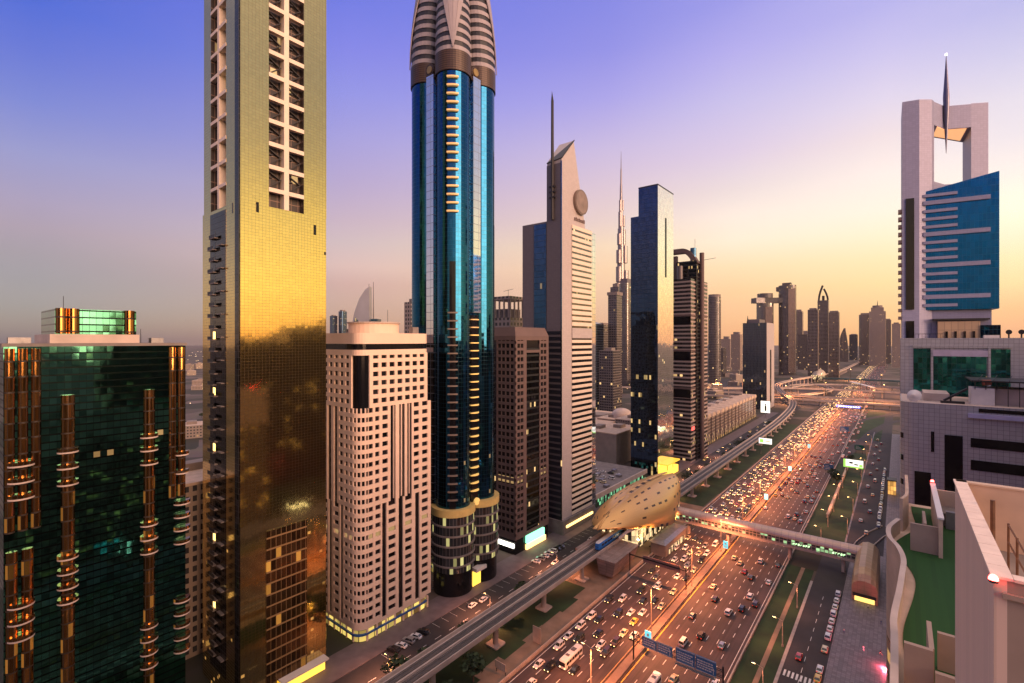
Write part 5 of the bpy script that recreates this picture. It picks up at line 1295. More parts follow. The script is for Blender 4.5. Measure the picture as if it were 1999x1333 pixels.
# ---- towers on the camera's side that the mirror glass opposite reflects
for k, (x0,x1,y0,y1,h,m_) in enumerate(((4,40,-34,-3,100,'far_tan'),(6,46,-110,-46,132,'far_dark'),(5,40,-210,-130,175,'far_tan'))):
    o = thing('camera_side_block', ('flat-roofed tan block directly beneath and behind the viewpoint','dark block behind the viewpoint, mirrored in green glass','tall tan tower well behind the viewpoint')[k], 'building', ((x0+x1)/2,(y0+y1)/2,0))
    MB().box(x0,x1,y0,y1,0,h,0,1).build('wall', [M[m_],M['concrete_dark']], o)
    MB().box(x0+8,x1-8,y0+5,y1-5,h,h+4).build('roof_block', M['concrete_dark'], o)
M['back_floors'] = fm('back_floors', (.015,.014,.016), 2.6, 3.5, (.07,.055,.05), (.9,1.2), .1, .3, .3, 0, lit=.03, litcol=(1,.6,.25), lits=.9)
for k, (x0,x1,y0,y1,h) in enumerate(((62,96,70,126,108),(62,92,136,176,104),(64,96,178,214,113),(66,110,222,250,120),(72,104,258,300,98),(60,100,330,372,128),(70,120,400,450,104),(62,96,480,530,92),(64,100,20,56,90))):  # unseen blocks added to darken the gold tower's mirror reflection
    o = thing('unseen_back_block', f'added unseen dark block behind the camera-side buildings, {ORDW[k]} going up the road', 'building', ((x0+x1)/2,(y0+y1)/2,0))
    MB().box(x0,x1,y0,y1,0,h,0,1).build('wall', [M['back_floors'],M['concrete_dark']], o); MB().box(x0+6,x1-6,y0+6,y1-6,h+.01,h+5).build('roof_block', M['concrete_dark'], o)
# street-level lit signs on the terrace building: seen as reflections in the gold and green glass
for k, (y, z, w, col, nm) in enumerate(((151,2.6,12,'white_glow','white'),(112,3.2,7,'yellow_glow','yellow'),(56,8,5,'cyan_glow','cyan'),(62,8,4,'white_glow','pale'))):
    if col == 'red_glow2': M[col] = em('pink_shop_light', (1,.15,.25), 2)
    o = thing('shop_sign', f'{nm} lit shop sign at street level along the plaza edge', 'sign', (-1.2,y,z))
    mb = MB(); random.seed(40+k)
    for q in range(int(w)): mb.box(-1.3,-1.15,y-w/2+q,y-w/2+q+.75,z,z+1.0+1.3*random.random())
    mb.build('lit_lettering', M[col], o); MB().box(-1.15,-.95,y-w/2-.3,y+w/2+.3,z-.3,z+2.7).build('panel', M['dark_metal'], o)
# ================================================================ vehicles
PAINT = {}
for nm, col, me_ in (('white',(.72,.70,.68),0),('silver',(.42,.42,.43),.6),('grey',(.14,.14,.15),.5),('black',(.012,.012,.014),.2),('dark blue',(.02,.03,.08),.3),
                ('red',(.38,.03,.025),.1),('brown',(.10,.055,.035),.4),('cream',(.70,.58,.34),0),('yellow',(.75,.48,.07),0)):
    m = pm('paint_'+nm.replace(' ','_'), col, .28, me_, .04, 1); m.node_tree.nodes['Principled BSDF'].inputs['Coat Weight'].default_value = .6; PAINT[nm] = m
M['tyre'] = pm('tyre', (.015,.015,.015), .9); M['car_glass'] = pm('car_glass', (.02,.022,.027), .05, 0, .1, 1, spec=.9)
M['head'] = em('headlight_on', (1,.60,.24), 8); M['tail'] = em('taillight_on', (1,.05,.03), 1.2)
M['head_off'] = pm('lamp_off', (.5,.5,.5), .2); M['tail_off'] = pm('tail_off', (.2,.01,.01), .3)
def car_parts(kind, lit=1, big=1.0):
    """list of (part name, shape, material); the car points along +Y and stands on z = 0"""
    P = []
    if kind == 'saloon': ln, hw, hz, st = 2.3, .92, 1.43, [(-2.3,.76,.36,.80),(-2.12,.88,.25,.95),(-1.3,.92,.21,.97),(0,.93,.21,.95),(1.0,.93,.21,.92),(1.9,.89,.24,.80),(2.3,.72,.34,.60)]; cab = (-1.95,-1.25,.30,1.2,.93)
    elif kind == 'four_by_four': ln, hw, hz, st = 2.4, .98, 1.83, [(-2.4,.85,.40,1.05),(-2.25,.96,.32,1.15),(-1.2,.98,.30,1.16),(0,.98,.30,1.14),(1.0,.98,.30,1.12),(2.1,.95,.33,1.02),(2.4,.80,.42,.85)]; cab = (-2.3,-2.0,.45,1.15,1.12)
    else: ln, hw, hz, st = 2.5, .98, 2.1, [(-2.5,.9,.35,1.1),(-2.4,.97,.28,1.15),(0,.98,.26,1.15),(1.5,.98,.26,1.12),(2.2,.95,.28,.98),(2.5,.8,.36,.8)]; cab = (-2.45,-2.35,1.15,2.0,1.12)
    b = MB(); rings = []
    for y, w, zb, zt in st: rings.append([(w*.9,y,zb),(w,y,zb+.15),(w,y,zt-.14),(w-.12,y,zt),(-w+.12,y,zt),(-w,y,zt-.14),(-w,y,zb+.15),(-w*.9,y,zb)])
    for r0, r1 in zip(rings, rings[1:]):
        for i in range(8): j = (i+1) % 8; b.face([r0[i],r1[i],r1[j],r0[j]])
    b.face(rings[0][::-1]); b.face(rings[-1])
    y0, y1, y2, y3, zc = cab; rw = hw-.26; bw = hw-.08
    top = [(-rw,y1,hz),(rw,y1,hz),(rw,y2,hz),(-rw,y2,hz)]; bot = [(-bw,y0,zc),(bw,y0,zc),(bw,y3,zc),(-bw,y3,zc)]
    b.face([(x,y,z+.02) for x,y,z in top]); 
    for i in range(4):
        j = (i+1) % 4; b.face([top[i],top[j],(top[j][0],top[j][1],hz+.02),(top[i][0],top[i][1],hz+.02)])
        b.beam(bot[i], top[i], .09, .09)
    b.beam(((bot[1][0]+bot[2][0])/2,(y0+y3)/2-.2,zc),((top[1][0]+.02),(y1+y2)/2-.2,hz),.08,.06); b.beam((-(bot[1][0]+bot[2][0])/2,(y0+y3)/2-.2,zc),(-(top[1][0]+.02),(y1+y2)/2-.2,hz),.08,.06)
    P.append(('body', b, None))
    for nm, i in (('rear_window',0),('side_window',1),('windscreen',2),('side_window',3)):
        j = (i+1) % 4; g_ = MB(); g_.face([bot[i],bot[j],top[j],top[i]]); P.append((nm, g_, M['car_glass']))
    for sx_ in (-1, 1):
        for yy in (-ln*.62, ln*.62):
            w_ = MB(); w_.tube((sx_*(hw-.22),yy,.33),(sx_*(hw+.01),yy,.33),.33,.33,12); P.append(('wheel', w_, M['tyre']))
        h = MB(); a = sx_*(st[-1][1]-.16); yz = st[-1][0]+.012; zt = (st[-1][2]+st[-1][3])/2+.03
        h.box(a-.17*big,a+.17*big,yz-.04,yz,zt-.09*big,zt+.09*big); P.append(('headlight', h, M['head'] if lit else M['head_off']))
        h = MB(); a = sx_*(st[0][1]-.15); yz = st[0][0]-.012; zt = (st[0][2]+st[0][3])/2+.1
        h.box(a-.14*big,a+.14*big,yz,yz+.04,zt-.09*big,zt+.09*big); P.append(('taillight', h, M['tail'] if lit else M['tail_off']))
    return P
KN = {'saloon':'saloon_car','four_by_four':'four_by_four_car','van':'passenger_van'}
protos = {}
def car(kind, detail, lit, color, x, y, rz, label, group, cat='car', big=1.0):
    key = (kind, detail, lit, big)
    if key not in protos:
        ps = car_parts(kind, lit, big)
        if detail:
            o = bpy.data.objects.new(KN[kind], None); COL.objects.link(o)
            for nm, mb, m in ps: mb.build(nm, m or PAINT['white'], o)
        else:
            al = MB(); mats = [PAINT['white']]
            for nm, mb, m in ps:
                if m and m not in mats: mats.append(m)
                mi = 0 if m is None else mats.index(m); base = len(al.v)
                al.v += mb.v; al.f += [tuple(i+base for i in f_) for f_ in mb.f]; al.m += [mi]*len(mb.f); al.uv += mb.uv
            o = al.build(KN[kind], mats)
        protos[key] = o
    else: o = copy_tree(protos[key])
    o.location = (x, y, .02); o.rotation_euler = (0, 0, rz)
    bodies = [c_ for c_ in o.children if c_.name.startswith('body')] if detail else [o]
    for q in bodies: q.material_slots[0].link = 'OBJECT'; q.material_slots[0].material = PAINT[color]
    tag(o, label, cat, group); return o
ORD = ['first','second','third','fourth','fifth','sixth','seventh','eighth','ninth','tenth','eleventh','twelfth','thirteenth','fourteenth','fifteenth','sixteenth','seventeenth','eighteenth','nineteenth','twentieth']+['%dth' % n for n in range(21, 60)]
LN = ['lane beside the median','second lane from median','third lane from median','fourth lane from median','fifth lane from median','sixth lane from median','outermost lane']
KW = {'saloon':'saloon','four_by_four':'offroader','van':'van'}
# (lane, distance up the road, colour) of the vehicles this side of the footbridge
near_on = [(3,263,'black'),(5,263,'white'),(4,262,'cream'),(2,261,'black'),(0,262,'white'),(1,257,'silver'),(4,245,'white'),(3,248,'white'),(2,244,'cream'),(0,248,'white'),(1,246,'cream'),(5,252,'grey'),(2,235,'white'),(0,239,'black'),(3,232,'white'),(1,229,'silver'),(4,222,'yellow'),(0,227,'cream'),(4,214,'black'),(1,216,'white'),(0,217,'black'),(3,210,'grey'),(2,202,'white'),(0,202,'cream'),(3,194,'black'),(4,183,'white'),(2,187,'black'),(1,190,'black'),(5,179,'black'),(2,176,'white'),(1,179,'white'),(0,188,'cream'),(3,172,'black'),(5,164,'white'),(4,164,'black'),(5,156,'white'),(1,171,'yellow'),(1,162,'cream'),(3,156,'black'),(4,149,'black'),(5,148,'white'),(5,141,'white'),(2,151,'white'),(1,155,'brown'),(0,163,'white'),(1,148,'brown'),(2,134,'black'),(4,130,'black'),(5,129,'white'),(4,120,'white')]
near_aw = [(1,252,'cream'),(2,248,'cream'),(4,256,'white'),(3,240,'red'),(4,236,'brown'),(6,257,'grey'),(1,217,'cream'),(2,207,'brown'),(6,236,'white'),(5,218,'white'),(4,200,'white'),(5,206,'black'),(1,189,'grey'),(2,170,'white'),(3,178,'black'),(5,177,'silver'),(5,163,'cream'),(6,156,'white'),(3,150,'cream'),(6,213,'brown')]
random.seed(77)
def pick():
    return random.choices(['white','silver','grey','black','dark blue','red','brown','cream','yellow'],[34,12,8,16,3,4,4,12,6])[0]
def kindof(c_):
    return random.choices(['saloon','four_by_four','van'], [6,4,.6 if c_ in ('white','silver') else 0])[0]
far_on, far_aw = [], []
for ln in range(6):
    y = 284+random.uniform(0,6)
    while y < 520: far_on.append((ln, y, pick())); y += 6.4+random.expovariate(1/ (6.0 if y > 350 else 5.5))+ (3 if ln == 0 else 0)
for ln in range(7):
    y = 286+random.uniform(0,25)
    while y < 520: far_aw.append((ln, y, pick())); y += 8+random.expovariate(1/(26 if y < 420 else 15))
def shown(x, y, ins=25):                            # inside the camera's view, nothing kept that it never shows
    f_ = -.6262*x+.7796*y; return f_ > 5 and -ins < 1000+940*(.7796*x+.6262*y)/f_ < 2000+ins and 664+940*107/f_ < 1345
def place(lst, lanes, away, side):
    rk = {}
    for near_side in (True, False):
        sub = [q for q in lst if (q[1] < 270) == near_side]
        for ln in range(7):
            seq = sorted([q for q in sub if q[0] == ln], key=lambda q: abs(q[1]-270))
            for i, (l_, y, col) in enumerate(seq): rk[(l_, y)] = (i, near_side)
    for l_, y, col in lst:
        i, ns = rk[(l_, y)]; k = kindof(col); x = lanes[l_]+random.uniform(-.3,.3)
        if not shown(x, y): continue
        taxi = col in ('cream','yellow')
        lab = f'{col} {"taxi" if taxi else KW[k]}, {LN[l_]}, {ORD[i]} {"before" if ns else "past"} footbridge, {side}'
        car('saloon' if taxi else k, y < 275, 1, col, x, y, (0 if away else math.pi)+random.uniform(-.03,.03), lab, 'traffic on the highway', 'car' if k != 'van' else 'van', 1.0 if y < 275 else 1.35)
place(near_on+far_on, lanesL, False, 'headlights on'); place(near_aw+far_aw, lanesR, True, 'tail lights on')
# farther traffic reads as one mass of lamps and roofs
fl_ = MB(); random.seed(9)
for side, lanes in ((0,lanesL),(1,lanesR)):
    for x in lanes+([-40,-36.5] if side else []):
        y = 522
        while y < 2600:
            y += (7+random.expovariate(1/(9 if side == 0 else 24)))*(1+(y-500)/900)
            h = 1.45; fl_.box(x-.9,x+.9,y-2.2,y+2.2,.3,.95,random.choice((0,0,0,1,2))); fl_.box(x-.75,x+.75,y-1.4,y+1.0,.95,h,random.choice((0,0,1,2)))
            for s in (-.6,.6): fl_.box(x+s-.28,x+s+.28,y-2.28,y-2.22,.5,.95,3 if side == 0 else 4)
tag(fl_.build('distant_traffic', [PAINT['white'],PAINT['black'],PAINT['silver'],em('far_headlight',(1,.58,.22),4),em('far_taillight',(1,.12,.06),.6)]), 'mass of distant traffic beyond the jam', None, None, 'stuff')
# buses
def bus(x, y, rz, label):
    o = thing('bus', label, 'bus', (x,y,.02)); 
    def loc(mb, nm, m): ob = mb.build(nm, m); ob.parent = o; return ob
    mb = MB(); mb.taper(rrect(-1.25,1.25,-5.5,5.5,.25,2),.35,rrect(-1.25,1.25,-5.5,5.5,.25,2),2.7); mb.taper(rrect(-1.25,1.25,-5.5,5.5,.25,2),2.7,rrect(-1.05,1.05,-5.3,5.3,.3,2),3.1); loc(mb,'body',PAINT['white'])
    for s in (-1,1):
        for k in range(6): a = s*1.255; mb = MB(); mb.box(a-.015,a+.015,-5+k*1.65,-3.55+k*1.65,1.35,2.4); loc(mb,'side_window',M['car_glass'])
        for yy in (-3.4,3.6): mb = MB(); mb.tube((s*1.0,yy,.48),(s*1.27,yy,.48),.48,.48,14); loc(mb,'wheel',M['tyre'])
        mb = MB(); mb.box(s*.9-.16,s*.9+.16,5.49,5.53,.6,.85); loc(mb,'headlight',M['head'])
        mb = MB(); mb.box(s*.95-.14,s*.95+.14,-5.53,-5.49,.7,1.1); loc(mb,'taillight',M['tail'])
    mb = MB(); mb.box(-1.1,1.1,5.5,5.54,1.2,2.5); loc(mb,'windscreen',M['car_glass'])
    mb = MB(); mb.box(-.7,.7,-2.5,-.8,3.1,3.35); mb.box(-.6,.6,1.6,2.6,3.1,3.3); loc(mb,'roof_unit',M['shade_stone'])
    o.rotation_euler = (0,0,rz); return o
bus(lanesL[3], 137.5, math.pi, 'long white bus among the oncoming traffic in the near lanes')
bus(lanesR[2], 141, 0, 'white bus driving away under the blue direction signs')
bus(lanesL[5], 288, math.pi, 'white bus in the outermost oncoming lane just past the footbridge')
# service road on the plaza side
sv = [(-26.2,187,'red',0,'red saloon driving on the service road toward the crossing'),(-19.9,197,'cream',0,'cream taxi parked at the plaza kerb behind the row of white cars'),(-19.9,184,'white',0,'white car parked at the plaza kerb between two taxis'),(-19.9,178.5,'yellow',0,'yellow taxi parked last at the plaza kerb')]
for x,y,c_,rz,lab in sv: car('saloon', True, 1, c_, x, y, rz, lab, 'cars on the service road')
for k in range(7): car('saloon' if k%3 else 'four_by_four', True, 0, 'white', -19.8, 206+k*6.2, 0, f'white car parked beside the stair hall, {ORD[k]} in its row from the near end', 'white cars parked beside the stair hall')
random.seed(12)
for k in range(26):
    c_ = pick(); car(kindof(c_), False, 0, c_, -9.0+random.uniform(-.2,.2), 345+k*6.4+0, random.uniform(-.03,.03), f'{c_} car parked along the far plaza, {ORD[k]} from the curved ramp road', 'cars parked along the far plaza')
for k in range(16):
    c_ = pick(); car(kindof(c_), False, 1, c_, -17.5 if k%2 else -14, 330+k*21, 0, f'{c_} car moving along the far service road, {ORD[k]} beyond the curved ramp road', 'cars on the far service road')
# frontage road under the towers
random.seed(31)
for k, c_ in enumerate(('black','white','silver','white','black')):
    car('saloon' if k%2 else 'four_by_four', True, 0, c_, -135.4, 103.5+k*3.3, math.pi/2+.25, f'{c_} car parked beside the cream tower, {ORD[k]} in its slanted row', 'cars parked beside the cream tower')
for x,y,c_,lab in ((-133.5,141,'white','white car parked at the lobed tower entrance, nearer of two'),(-133.0,147,'white','white car parked at the lobed tower entrance, farther of two'),(-124.5,136.5,'white','white car moving on the frontage road before the lobed tower')): car('saloon', True, 0, c_, x, y, .1, lab, 'cars by the lobed tower')
for k in range(7):
    c_ = pick(); car(kindof(c_), True, 0, c_, -136.2, 188+k*3.6, math.pi/2+.2, f'{c_} car parked under green-lit sign of brown tower, {ORD[k]} in row', 'cars parked by the brown tower')
for k in range(4):
    c_ = pick(); car(kindof(c_), True, 1, c_, -125.5-3*(k%2), 176+k*17, math.pi if k%2 else 0, f'{c_} car driving on the frontage road between brown tower and viaduct, {ORD[k]} going away', 'cars on the frontage road')
for k in range(22):
    c_ = pick(); car(kindof(c_), False, 1, c_, (-134.8,-130.2,-125.6)[k%3], 400+k*14, math.pi if k%3 == 0 else 0, f'{c_} car on the frontage road, {ORD[k]} past the yellow canopy', 'cars on the far frontage road')
for k in range(14):
    c_ = pick(); car(kindof(c_), False, 0, c_, -160-(k%5)*6.5, 300+(k//5)*12, math.pi/2, f'{c_} car on the arcade roof car park, {ORD[k]} counting back from its edge', 'cars on the arcade roof').location.z = 8.02

# ================================================================ street furniture
def lamp_post(x, y, label, group, h=17.0, double=True, power=44000, col=(1,.30,.11)):
    key = ('lamp', h, double, power)
    if key in protos: o = copy_tree(protos[key])
    else:
        o = bpy.data.objects.new('street_lamp', None); COL.objects.link(o); protos[key] = o
        def lk_(mb, nm, m): ob = mb.build(nm, m); ob.parent = o
        mb = MB(); mb.tube((0,0,0),(0,0,h),.2,.11,8); mb.tube((0,0,0),(0,0,.8),.32,.3,8); lk_(mb,'pole',M['tan_wall'])
        for s in ((-1,1) if double else (-1,)):
            mb = MB(); mb.tube((0,0,h-.1),(s*2.2,0,h+.55),.07,.05,6); lk_(mb,'arm',M['tan_wall'])
            mb = MB(); mb.box(s*2.6-.6,s*2.6+.6,-.18,.18,h+.5,h+.68); lk_(mb,'lamp_head',M['grey_metal'])
            mb = MB(); mb.box(s*2.6-.5,s*2.6+.5,-.15,.15,h+.42,h+.498); lk_(mb,'lamp_lens',M['lamp_glow'])
            l = bpy.data.lights.new('sodium_bulb','SPOT'); l.energy = power; l.color = col; l.shadow_soft_size = .3; l.spot_size = R(150); l.spot_blend = .6
            lo = bpy.data.objects.new('sodium_bulb', l); COL.objects.link(lo); lo.parent = o; lo.location = (s*2.6,0,h+.35)
    o.location = (x,y,.2); tag(o, label, 'street lamp', group); return o
for k in range(18):
    y = 124+k*44; nf_ = 'before' if y < 270 else 'beyond'
    n_ = sorted([abs(124+j*44-270) for j in range(18) if ((124+j*44) < 270) == (y < 270)]).index(abs(y-270))
    lamp_post(-70.1, y, f'tall double-armed lamp post on the median, {ORD[n_]} {nf_} the footbridge', 'lamp posts on the median')
for k in range(9):
    y = 128+k*31+ (45 if k > 3 else 0); lamp_post(-31.6, y, f'single-armed lamp post on the lawn beside the service road, {ORD[k]} from the crossing', 'lamp posts on the lawn', 9, False, 5000, (1,.36,.2))
for k in range(9):
    y = 92+k*46; 
    if 205 < y < 300: continue
    lamp_post(-121.5, y, f'single-armed lamp post between frontage road and viaduct, {ORD[k]} from the near end', 'lamp posts by the frontage road', 9.01, False, 30000, (1,.36,.18))
for k in range(8): lamp_post(-22.0, 322+k*42, f'single-armed lamp post between far lawn and service road, {ORD[k]} beyond the footbridge', 'lamp posts on the far lawn', 9, False, 5000, (1,.36,.2))
for k, y in enumerate((116,160,256,351,440,545)):
    o = thing('median_banner', f'small cyan lit banner on the median, {ORD[k]} counting up the road', 'sign', (-67.9,y,.22), 'lit banners along the median')
    mb = MB(); mb.tube((-67.9,y,.22),(-67.9,y,2.4),.09); mb.build('post', M['dark_metal'], o)
    MB().box(-69.0,-66.8,y-.12,y+.12,2.4,6.0).build('panel', M['cyan_glow'], o)
    mb = MB(); mb.box(-68.6,-67.2,y-.16,y-.122,3.0,3.5); mb.box(-68.3,-67.5,y-.16,y-.122,4.2,5.2); mb.build('mark', M['white_paint'], o)
# overhead direction signs: illegible lines and arrows
ga = thing('sign_gantry', 'blue direction signs on a gantry over the lanes leading away', 'road sign', (-55,150,0))
mb = MB()
for x in (-68.9,-40.6): mb.tube((x,150.5,0),(x,150.5,10.2),.28,.24,10)
mb.build('post', M['dark_metal'], ga)
mb = MB()
for z in (7.1,8.9):
    for yy in (150.1,150.9): mb.beam((-68.9,yy,z),(-40.6,yy,z),.16,.16)
for k in range(14): mb.beam((-68.9+k*2.02,150.1,7.1 if k%2 else 8.9),(-66.88+k*2.02,150.1,8.9 if k%2 else 7.1),.1,.1)
mb.build('truss', M['dark_metal'], ga)
for k,(x0,x1,z0,z1) in enumerate(((-65.5,-60.7,6.9,10.2),(-60.4,-55.6,6.9,10.2),(-54.4,-48.6,6.6,11.0),(-48.3,-42.4,6.6,11.0))):
    pn = MB().box(x0,x1,149.7,149.95,z0,z1).build('sign_panel', M['sign_blue'], ga)
    mb = MB(); random.seed(60+k)
    for q in range(4):
        xx = x0+.4
        while xx < x1-1.4:
            w = random.uniform(.3,.8); mb.box(xx,xx+w,149.66,149.698,z0+.9+q*.72,z0+1.25+q*.72); xx += w+.18
    xm = x1-.75; mb.box(xm-.09,xm+.09,149.66,149.698,z0+.5,z0+2.0)
    mb.face([(xm-.4,149.67,z0+1.7),(xm+.4,149.67,z0+1.7),(xm,149.67,z0+2.4)]); mb.box(x0+.08,x1-.08,149.66,149.698,z0+.08,z0+.2); mb.box(x0+.08,x1-.08,149.66,149.698,z1-.2,z1-.08)
    mb.build('lettering', M['white_paint'], pn)
mb = MB(); mb.box(-54.4,-42.4,148.6,149.6,6.3,6.4); mb.build('catwalk', M['grey_metal'], ga)
gb = thing('sign_gantry', 'ribbed tan back of a gantry sign over the oncoming lanes', 'road sign', (-83,207,0))
mb = MB()
for x in (-96.8,-71): mb.tube((x,207.4,0),(x,207.4,9),.26,.24,10)
mb.build('post', M['dark_metal'], gb)
mb = MB(); mb.beam((-96.8,207.4,8.2),(-71,207.4,8.2),.3,.5); mb.build('truss', M['dark_metal'], gb)
mb = MB(); mb.box(-90.5,-73.5,207.6,207.75,6.6,9.4)
for k in range(22): mb.box(-90.4+k*.77,-90.2+k*.77,207.45,207.598,6.6,9.4)
mb.build('sign_panel', pm('sign_back',(.36,.2,.16),.7), gb)
gc = thing('sign_gantry', 'far gantry with a glowing blue sign strip just before the flyovers', 'road sign', (-60,875,0))
mb = MB()
for x in (-74,-44): mb.tube((x,875,0),(x,875,9),.4)
mb.build('post', M['dark_metal'], gc)
MB().box(-74,-44,874,875,6.4,9.4).build('sign_panel', em('blue_sign_glow',(.12,.18,.95),1.3), gc)
mb = MB(); 
for k in range(9): mb.box(-71+k*3,-69.4+k*3,873.8,873.98,7.2,8.6)
mb.build('lettering', M['white_glow'], gc)
for x,y,m_,w,h,lab in ((-43.4,456,'sign_blue',6,4.4,'blue road sign board beside the lawn left of the wide billboard'),(-48,661,'sign_blue',8,5,'blue road sign board over the far lanes'),(-29,557,'sign_green',7,4.6,'green road sign board by the exit road')):
    o = thing('road_sign', lab, 'road sign', (x,y,0)); mb = MB()
    for s in (-.35,.35): mb.tube((x+w*s,y,0),(x+w*s,y,4+h),.14)
    mb.build('post', M['dark_metal'], o); pn = MB().box(x-w/2,x+w/2,y-.25,y-.15,4,4+h).build('sign_panel', M[m_], o)
    mb = MB()
    for q in range(3): mb.box(x-w*.38,x+w*(.3-.15*q),y-.3,y-.252,4.7+q*1.2,5.2+q*1.2)
    mb.build('lettering', M['white_paint'], pn)
def billboard(x, y, w, h, z, lab, art, posts=(-.35,.35), glow=1.5):
    o = thing('billboard', lab, 'billboard', (x,y,0)); mb = MB()
    for s in posts: mb.tube((x+w*s,y+.3,0),(x+w*s,y+.3,z+h*.5),.3,.3,8)
    mb.build('post', M['concrete_dark'], o)
    MB().box(x-w/2-.2,x+w/2+.2,y,y+.5,z-.2,z+h+.2).build('frame', M['dark_metal'], o)
    fc = MB().box(x-w/2,x+w/2,y-.1,y-.01,z,z+h).build('screen', em('screen_white_%d' % int(y),(.95,.9,.78),glow), o)
    for k,(a,b3,c_,d,m_) in enumerate(art): MB().box(x-w/2+w*a,x-w/2+w*b3,y-.16-.02*k,y-.102-.02*k,z+h*c_,z+h*d).build('picture_patch', m_, fc)
gp = em('screen_green',(.35,.7,.12),1.2); bp_ = pm('screen_ink',(.03,.04,.03),.6)
billboard(-97.4,500,11,5.2,10,'white lit billboard beside the viaduct and oncoming lanes',[(.08,.35,.2,.8,gp),(.5,.85,.4,.6,em('screen_tan',(.7,.5,.3),1))])
billboard(-28.4,471,13,6.4,5,'wide lit white and green billboard on the dark lawn',[(.0,1,.0,.16,gp),(.0,.12,.16,1,gp),(.3,.48,.5,.72,bp_),(.55,.75,.35,.5,bp_),(.8,.97,.2,.5,gp)])
billboard(-143.5,737,11.5,16,7,'tall white lit screen with dark figure beside the blue slab',[(.42,.62,.15,.6,bp_),(.46,.58,.62,.76,bp_)],posts=(0,))
for x,y,w,h,z,lab in ((-99.5,138,3.6,5.6,.2,'tall slatted tan board on the dark lawn beside the bank'),(-99.5,118,4.6,2.4,1.4,'low tan board on two posts near the fence')):
    o = thing('notice_board', lab, 'board', (x,y,0)); mb = MB()
    for k in range(5): mb.box(x-w/2+k*w/5,x-w/2+k*w/5+w/5-.12,y-.1,y+.1,z,z+h)
    mb.build('board', M['tan_wall'], o); mb = MB()
    for s in (-.4,.4): mb.tube((x+w*s,y+.2,0),(x+w*s,y+.2,z+h*.8),.12)
    mb.build('post', M['dark_metal'], o)
# added red lamp on a post, put in to tint the plaza pink
o = thing('added_red_lamp', 'added red lamp on a short post tinting the near plaza pink', 'lamp', (-1.3,192,0))
mb = MB(); mb.box(-1.5,-1.0,191.6,192.4,6,6.5); mb.tube((-1.2,192,0),(-1.2,192,6),.1); mb.build('housing', M['dark_metal'], o)
mb = MB(); mb.box(-1.9,-1.52,191.7,192.3,5.9,6.4); mb.build('lens', M['red_glow'], o)
l = bpy.data.lights.new('red_bulb','POINT'); l.energy = 24000; l.color = (1,.10,.16); l.shadow_soft_size = .4
lo = bpy.data.objects.new('red_bulb', l); COL.objects.link(lo); lo.parent = o; lo.location = (-2.2,6,.2)

# high masts at the interchange
for k,(x,y) in enumerate(((-150,930),(-30,930),(-105,1050),(-20,1060),(-170,1120),(-60,1190),(20,1180),(-140,1330),(-30,1350),(-280,990),(-100,1560),(-250,1150))):
    o = thing('high_mast', ('tall mast light at the near left corner of the interchange','tall mast light at the near right corner of the interchange','tall mast light between the first two flyovers','tall mast light right of the second flyover','tall mast light by the viaduct bend','tall mast light inside the loop ramp','tall mast light by the far exit','tall mast light before the far station','tall mast light beyond the curved ramp','tall mast light left of the blue slab','tall mast light past the teal footbridge','tall mast light behind the blue slab')[k], 'street lamp', (x,y,0), 'mast lights of the interchange')
    mb = MB(); mb.tube((x,y,0),(x,y,30),.4,.2,8); mb.build('pole', M['dark_metal'], o)
    mb = MB(); mb.prism(circ(x,y,1.6,12),30,30.6); mb.build('lamp_ring', M['dark_metal'], o)
    mb = MB(); mb.prism(circ(x,y,1.3,12),29.85,29.99); mb.build('lamp_lens', M['lamp_glow'], o)
    l = bpy.data.lights.new('mast_bulb','SPOT'); l.energy = 420000; l.color = (1,.36,.12); l.spot_size = R(160); l.spot_blend = .5; l.shadow_soft_size = 1
    lo = bpy.data.objects.new('mast_bulb', l); COL.objects.link(lo); lo.parent = o; lo.location = (0,0,29.7)
# floodlights that light the golden shell
for k,(x,y) in enumerate(((-88.2,228),(-88.4,264))):
    o = thing('flood_lamp', ('warm floodlight on a post aimed at the golden shell, nearer one','warm floodlight on a post aimed at the golden shell, by the footbridge')[k], 'lamp', (x-7.5,y,0))
    mb = MB(); mb.tube((x-7.5,y,0),(x-7.5,y,5),.1); mb.build('post', M['dark_metal'], o)
    mb = MB(); mb.box(x-7.8,x-7.2,y-.4,y+.4,5,5.6); mb.build('housing', M['dark_metal'], o)
    l = bpy.data.lights.new('flood_bulb','SPOT'); l.energy = 42000; l.color = (1,.5,.16); l.spot_size = R(120); l.spot_blend = 1; l.shadow_soft_size = .3
    lo = bpy.data.objects.new('flood_bulb', l); COL.objects.link(lo); lo.parent = o; lo.location = (0,0,6.0)
    lo.rotation_euler = Vector((-.55,0,.8)).to_track_quat('-Z','Y').to_euler()
# lights of the far city
random.seed(15); cl = MB()
for k in range(700):
    x, y = random.uniform(-5200,-230), random.uniform(150,4200)
    u = angl(x, y)
    if not (-20 < u < 1500) or (-430 < x and y < 760): continue
    s_ = .5+math.hypot(x,y)/2600; z = random.uniform(4,9); cl.box(x-s_*.5,x+s_*.5,y-s_*.5,y+s_*.5,z,z+s_*.7)
tag(cl.build('distant_lights', em('distant_light',(1,.72,.4),4)), 'scattered warm lights of the far city', None, None, 'stuff')

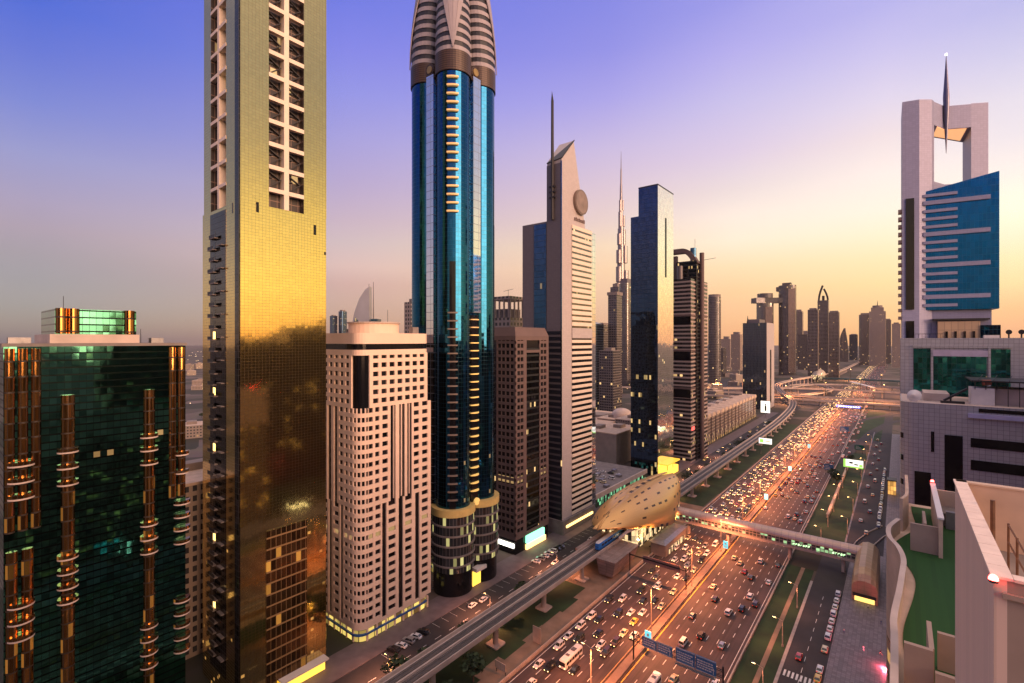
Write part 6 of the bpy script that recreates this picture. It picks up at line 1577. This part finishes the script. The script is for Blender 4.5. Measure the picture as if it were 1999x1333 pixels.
# ================================================================ people on the plaza
def person_mesh(name, stride):
    V = [((0,0,.95),.14),((0,0,1.18),.15),((0,0,1.40),.16),((0,0,1.50),.07),((0,.02,1.62),.095),((0,.02,1.72),.085),
         ((.10,stride*.22,.50),.075),((.11,stride*.34-.05,.07),.05),((.11,stride*.34+.1,.04),.045),((-.10,-stride*.22,.50),.075),((-.11,-stride*.4-.05,.08),.05),((-.11,-stride*.4+.1,.04),.045),
         ((.19,0,1.40),.065),((.24,-stride*.14,1.12),.045),((.24,-stride*.1+.1,.88),.035),((-.19,0,1.40),.065),((-.24,stride*.14,1.12),.045),((-.24,stride*.2+.06,.88),.035)]
    E = [(0,1),(1,2),(2,3),(3,4),(4,5),(0,6),(6,7),(7,8),(0,9),(9,10),(10,11),(2,12),(12,13),(13,14),(2,15),(15,16),(16,17)]
    me = bpy.data.meshes.new(name); me.from_pydata([v[0] for v in V], E, []); ob = bpy.data.objects.new(name, me); COL.objects.link(ob)
    md_ = ob.modifiers.new('skin','SKIN'); 
    for i, v in enumerate(V): me.skin_vertices[0].data[i].radius = (v[1], v[1])
    me.skin_vertices[0].data[0].use_root = True; ob.modifiers.new('smooth','SUBSURF').levels = 1
    dg = bpy.context.evaluated_depsgraph_get(); nm = bpy.data.meshes.new_from_object(ob.evaluated_get(dg)); bpy.data.objects.remove(ob); return nm
SKIN = pm('skin',(.35,.2,.13),.6); HAIR = pm('hair',(.02,.015,.012),.8)
CL = [pm('cloth_white',(.7,.68,.66),.9),pm('cloth_black',(.02,.02,.025),.9),pm('cloth_blue',(.05,.1,.22),.9),pm('cloth_tan',(.35,.25,.16),.9)]
base_me = [person_mesh('person_walking', 1.0), person_mesh('person_standing', .12)]
random.seed(14)
wear = [(0,0,'all in white walking past the stair hall'),(1,1,'in black clothes walking on the open plaza'),(0,2,'in white shirt and blue trousers near the kerb'),(2,1,'in blue top and dark trousers crossing the plaza'),(3,1,'in tan top standing near the plaza wall'),(1,2,'in black top and blue trousers near the pink-lit paving'),(0,1,'in white shirt and black trousers beside the stair hall door'),(2,2,'all in blue walking toward the footbridge'),(1,3,'in black top and tan trousers on the open plaza'),(3,3,'all in tan beside the wavy building')]
pos = [(-9.5,205),(-11.2,181),(-15.6,213),(-8.5,180),(-3.2,186),(-7,168),(-9.5,238),(-5.2,228),(-4.8,206),(-3,168)]
for i, ((a, b3, lab), (x, y)) in enumerate(zip(wear, pos)):
    me = base_me[i % 2].copy()
    for m_ in (CL[b3], CL[a], SKIN, HAIR): me.materials.append(m_)
    for p in me.polygons:
        z = p.center.z; hand = abs(p.center.x) > .2 and z < .95
        p.material_index = 2 if hand or 1.47 < z < 1.68 else (3 if z >= 1.68 else (1 if z > .95 else 0)); p.use_smooth = True
    o = bpy.data.objects.new('person', me); COL.objects.link(o); o.location = (x,y,.16); o.rotation_euler = (0,0,random.uniform(0,6.28))
    tag(o, 'person '+lab, 'person', 'people on the plaza')

# ================================================================ haze
HAZE = 2.6e-5
hb = MB(); hb.box(-FAR-50, FAR+50, -3050, FAR+50, -1.1, 860)
hm = bpy.data.materials.new('haze_air'); hm.use_nodes = True; ht = hm.node_tree; ht.nodes.clear()
ho = ht.nodes.new('ShaderNodeOutputMaterial'); hv = ht.nodes.new('ShaderNodeVolumePrincipled')
hv.inputs['Color'].default_value = (.95,.80,.78,1); hv.inputs['Density'].default_value = HAZE; hv.inputs['Anisotropy'].default_value = .25
ht.links.new(hv.outputs[0], ho.inputs['Volume'])
hm.cycles.homogeneous_volume = True if hasattr(hm.cycles,'homogeneous_volume') else None
tag(hb.build('haze', hm), 'thin warm evening haze in the air', None, None, 'stuff')
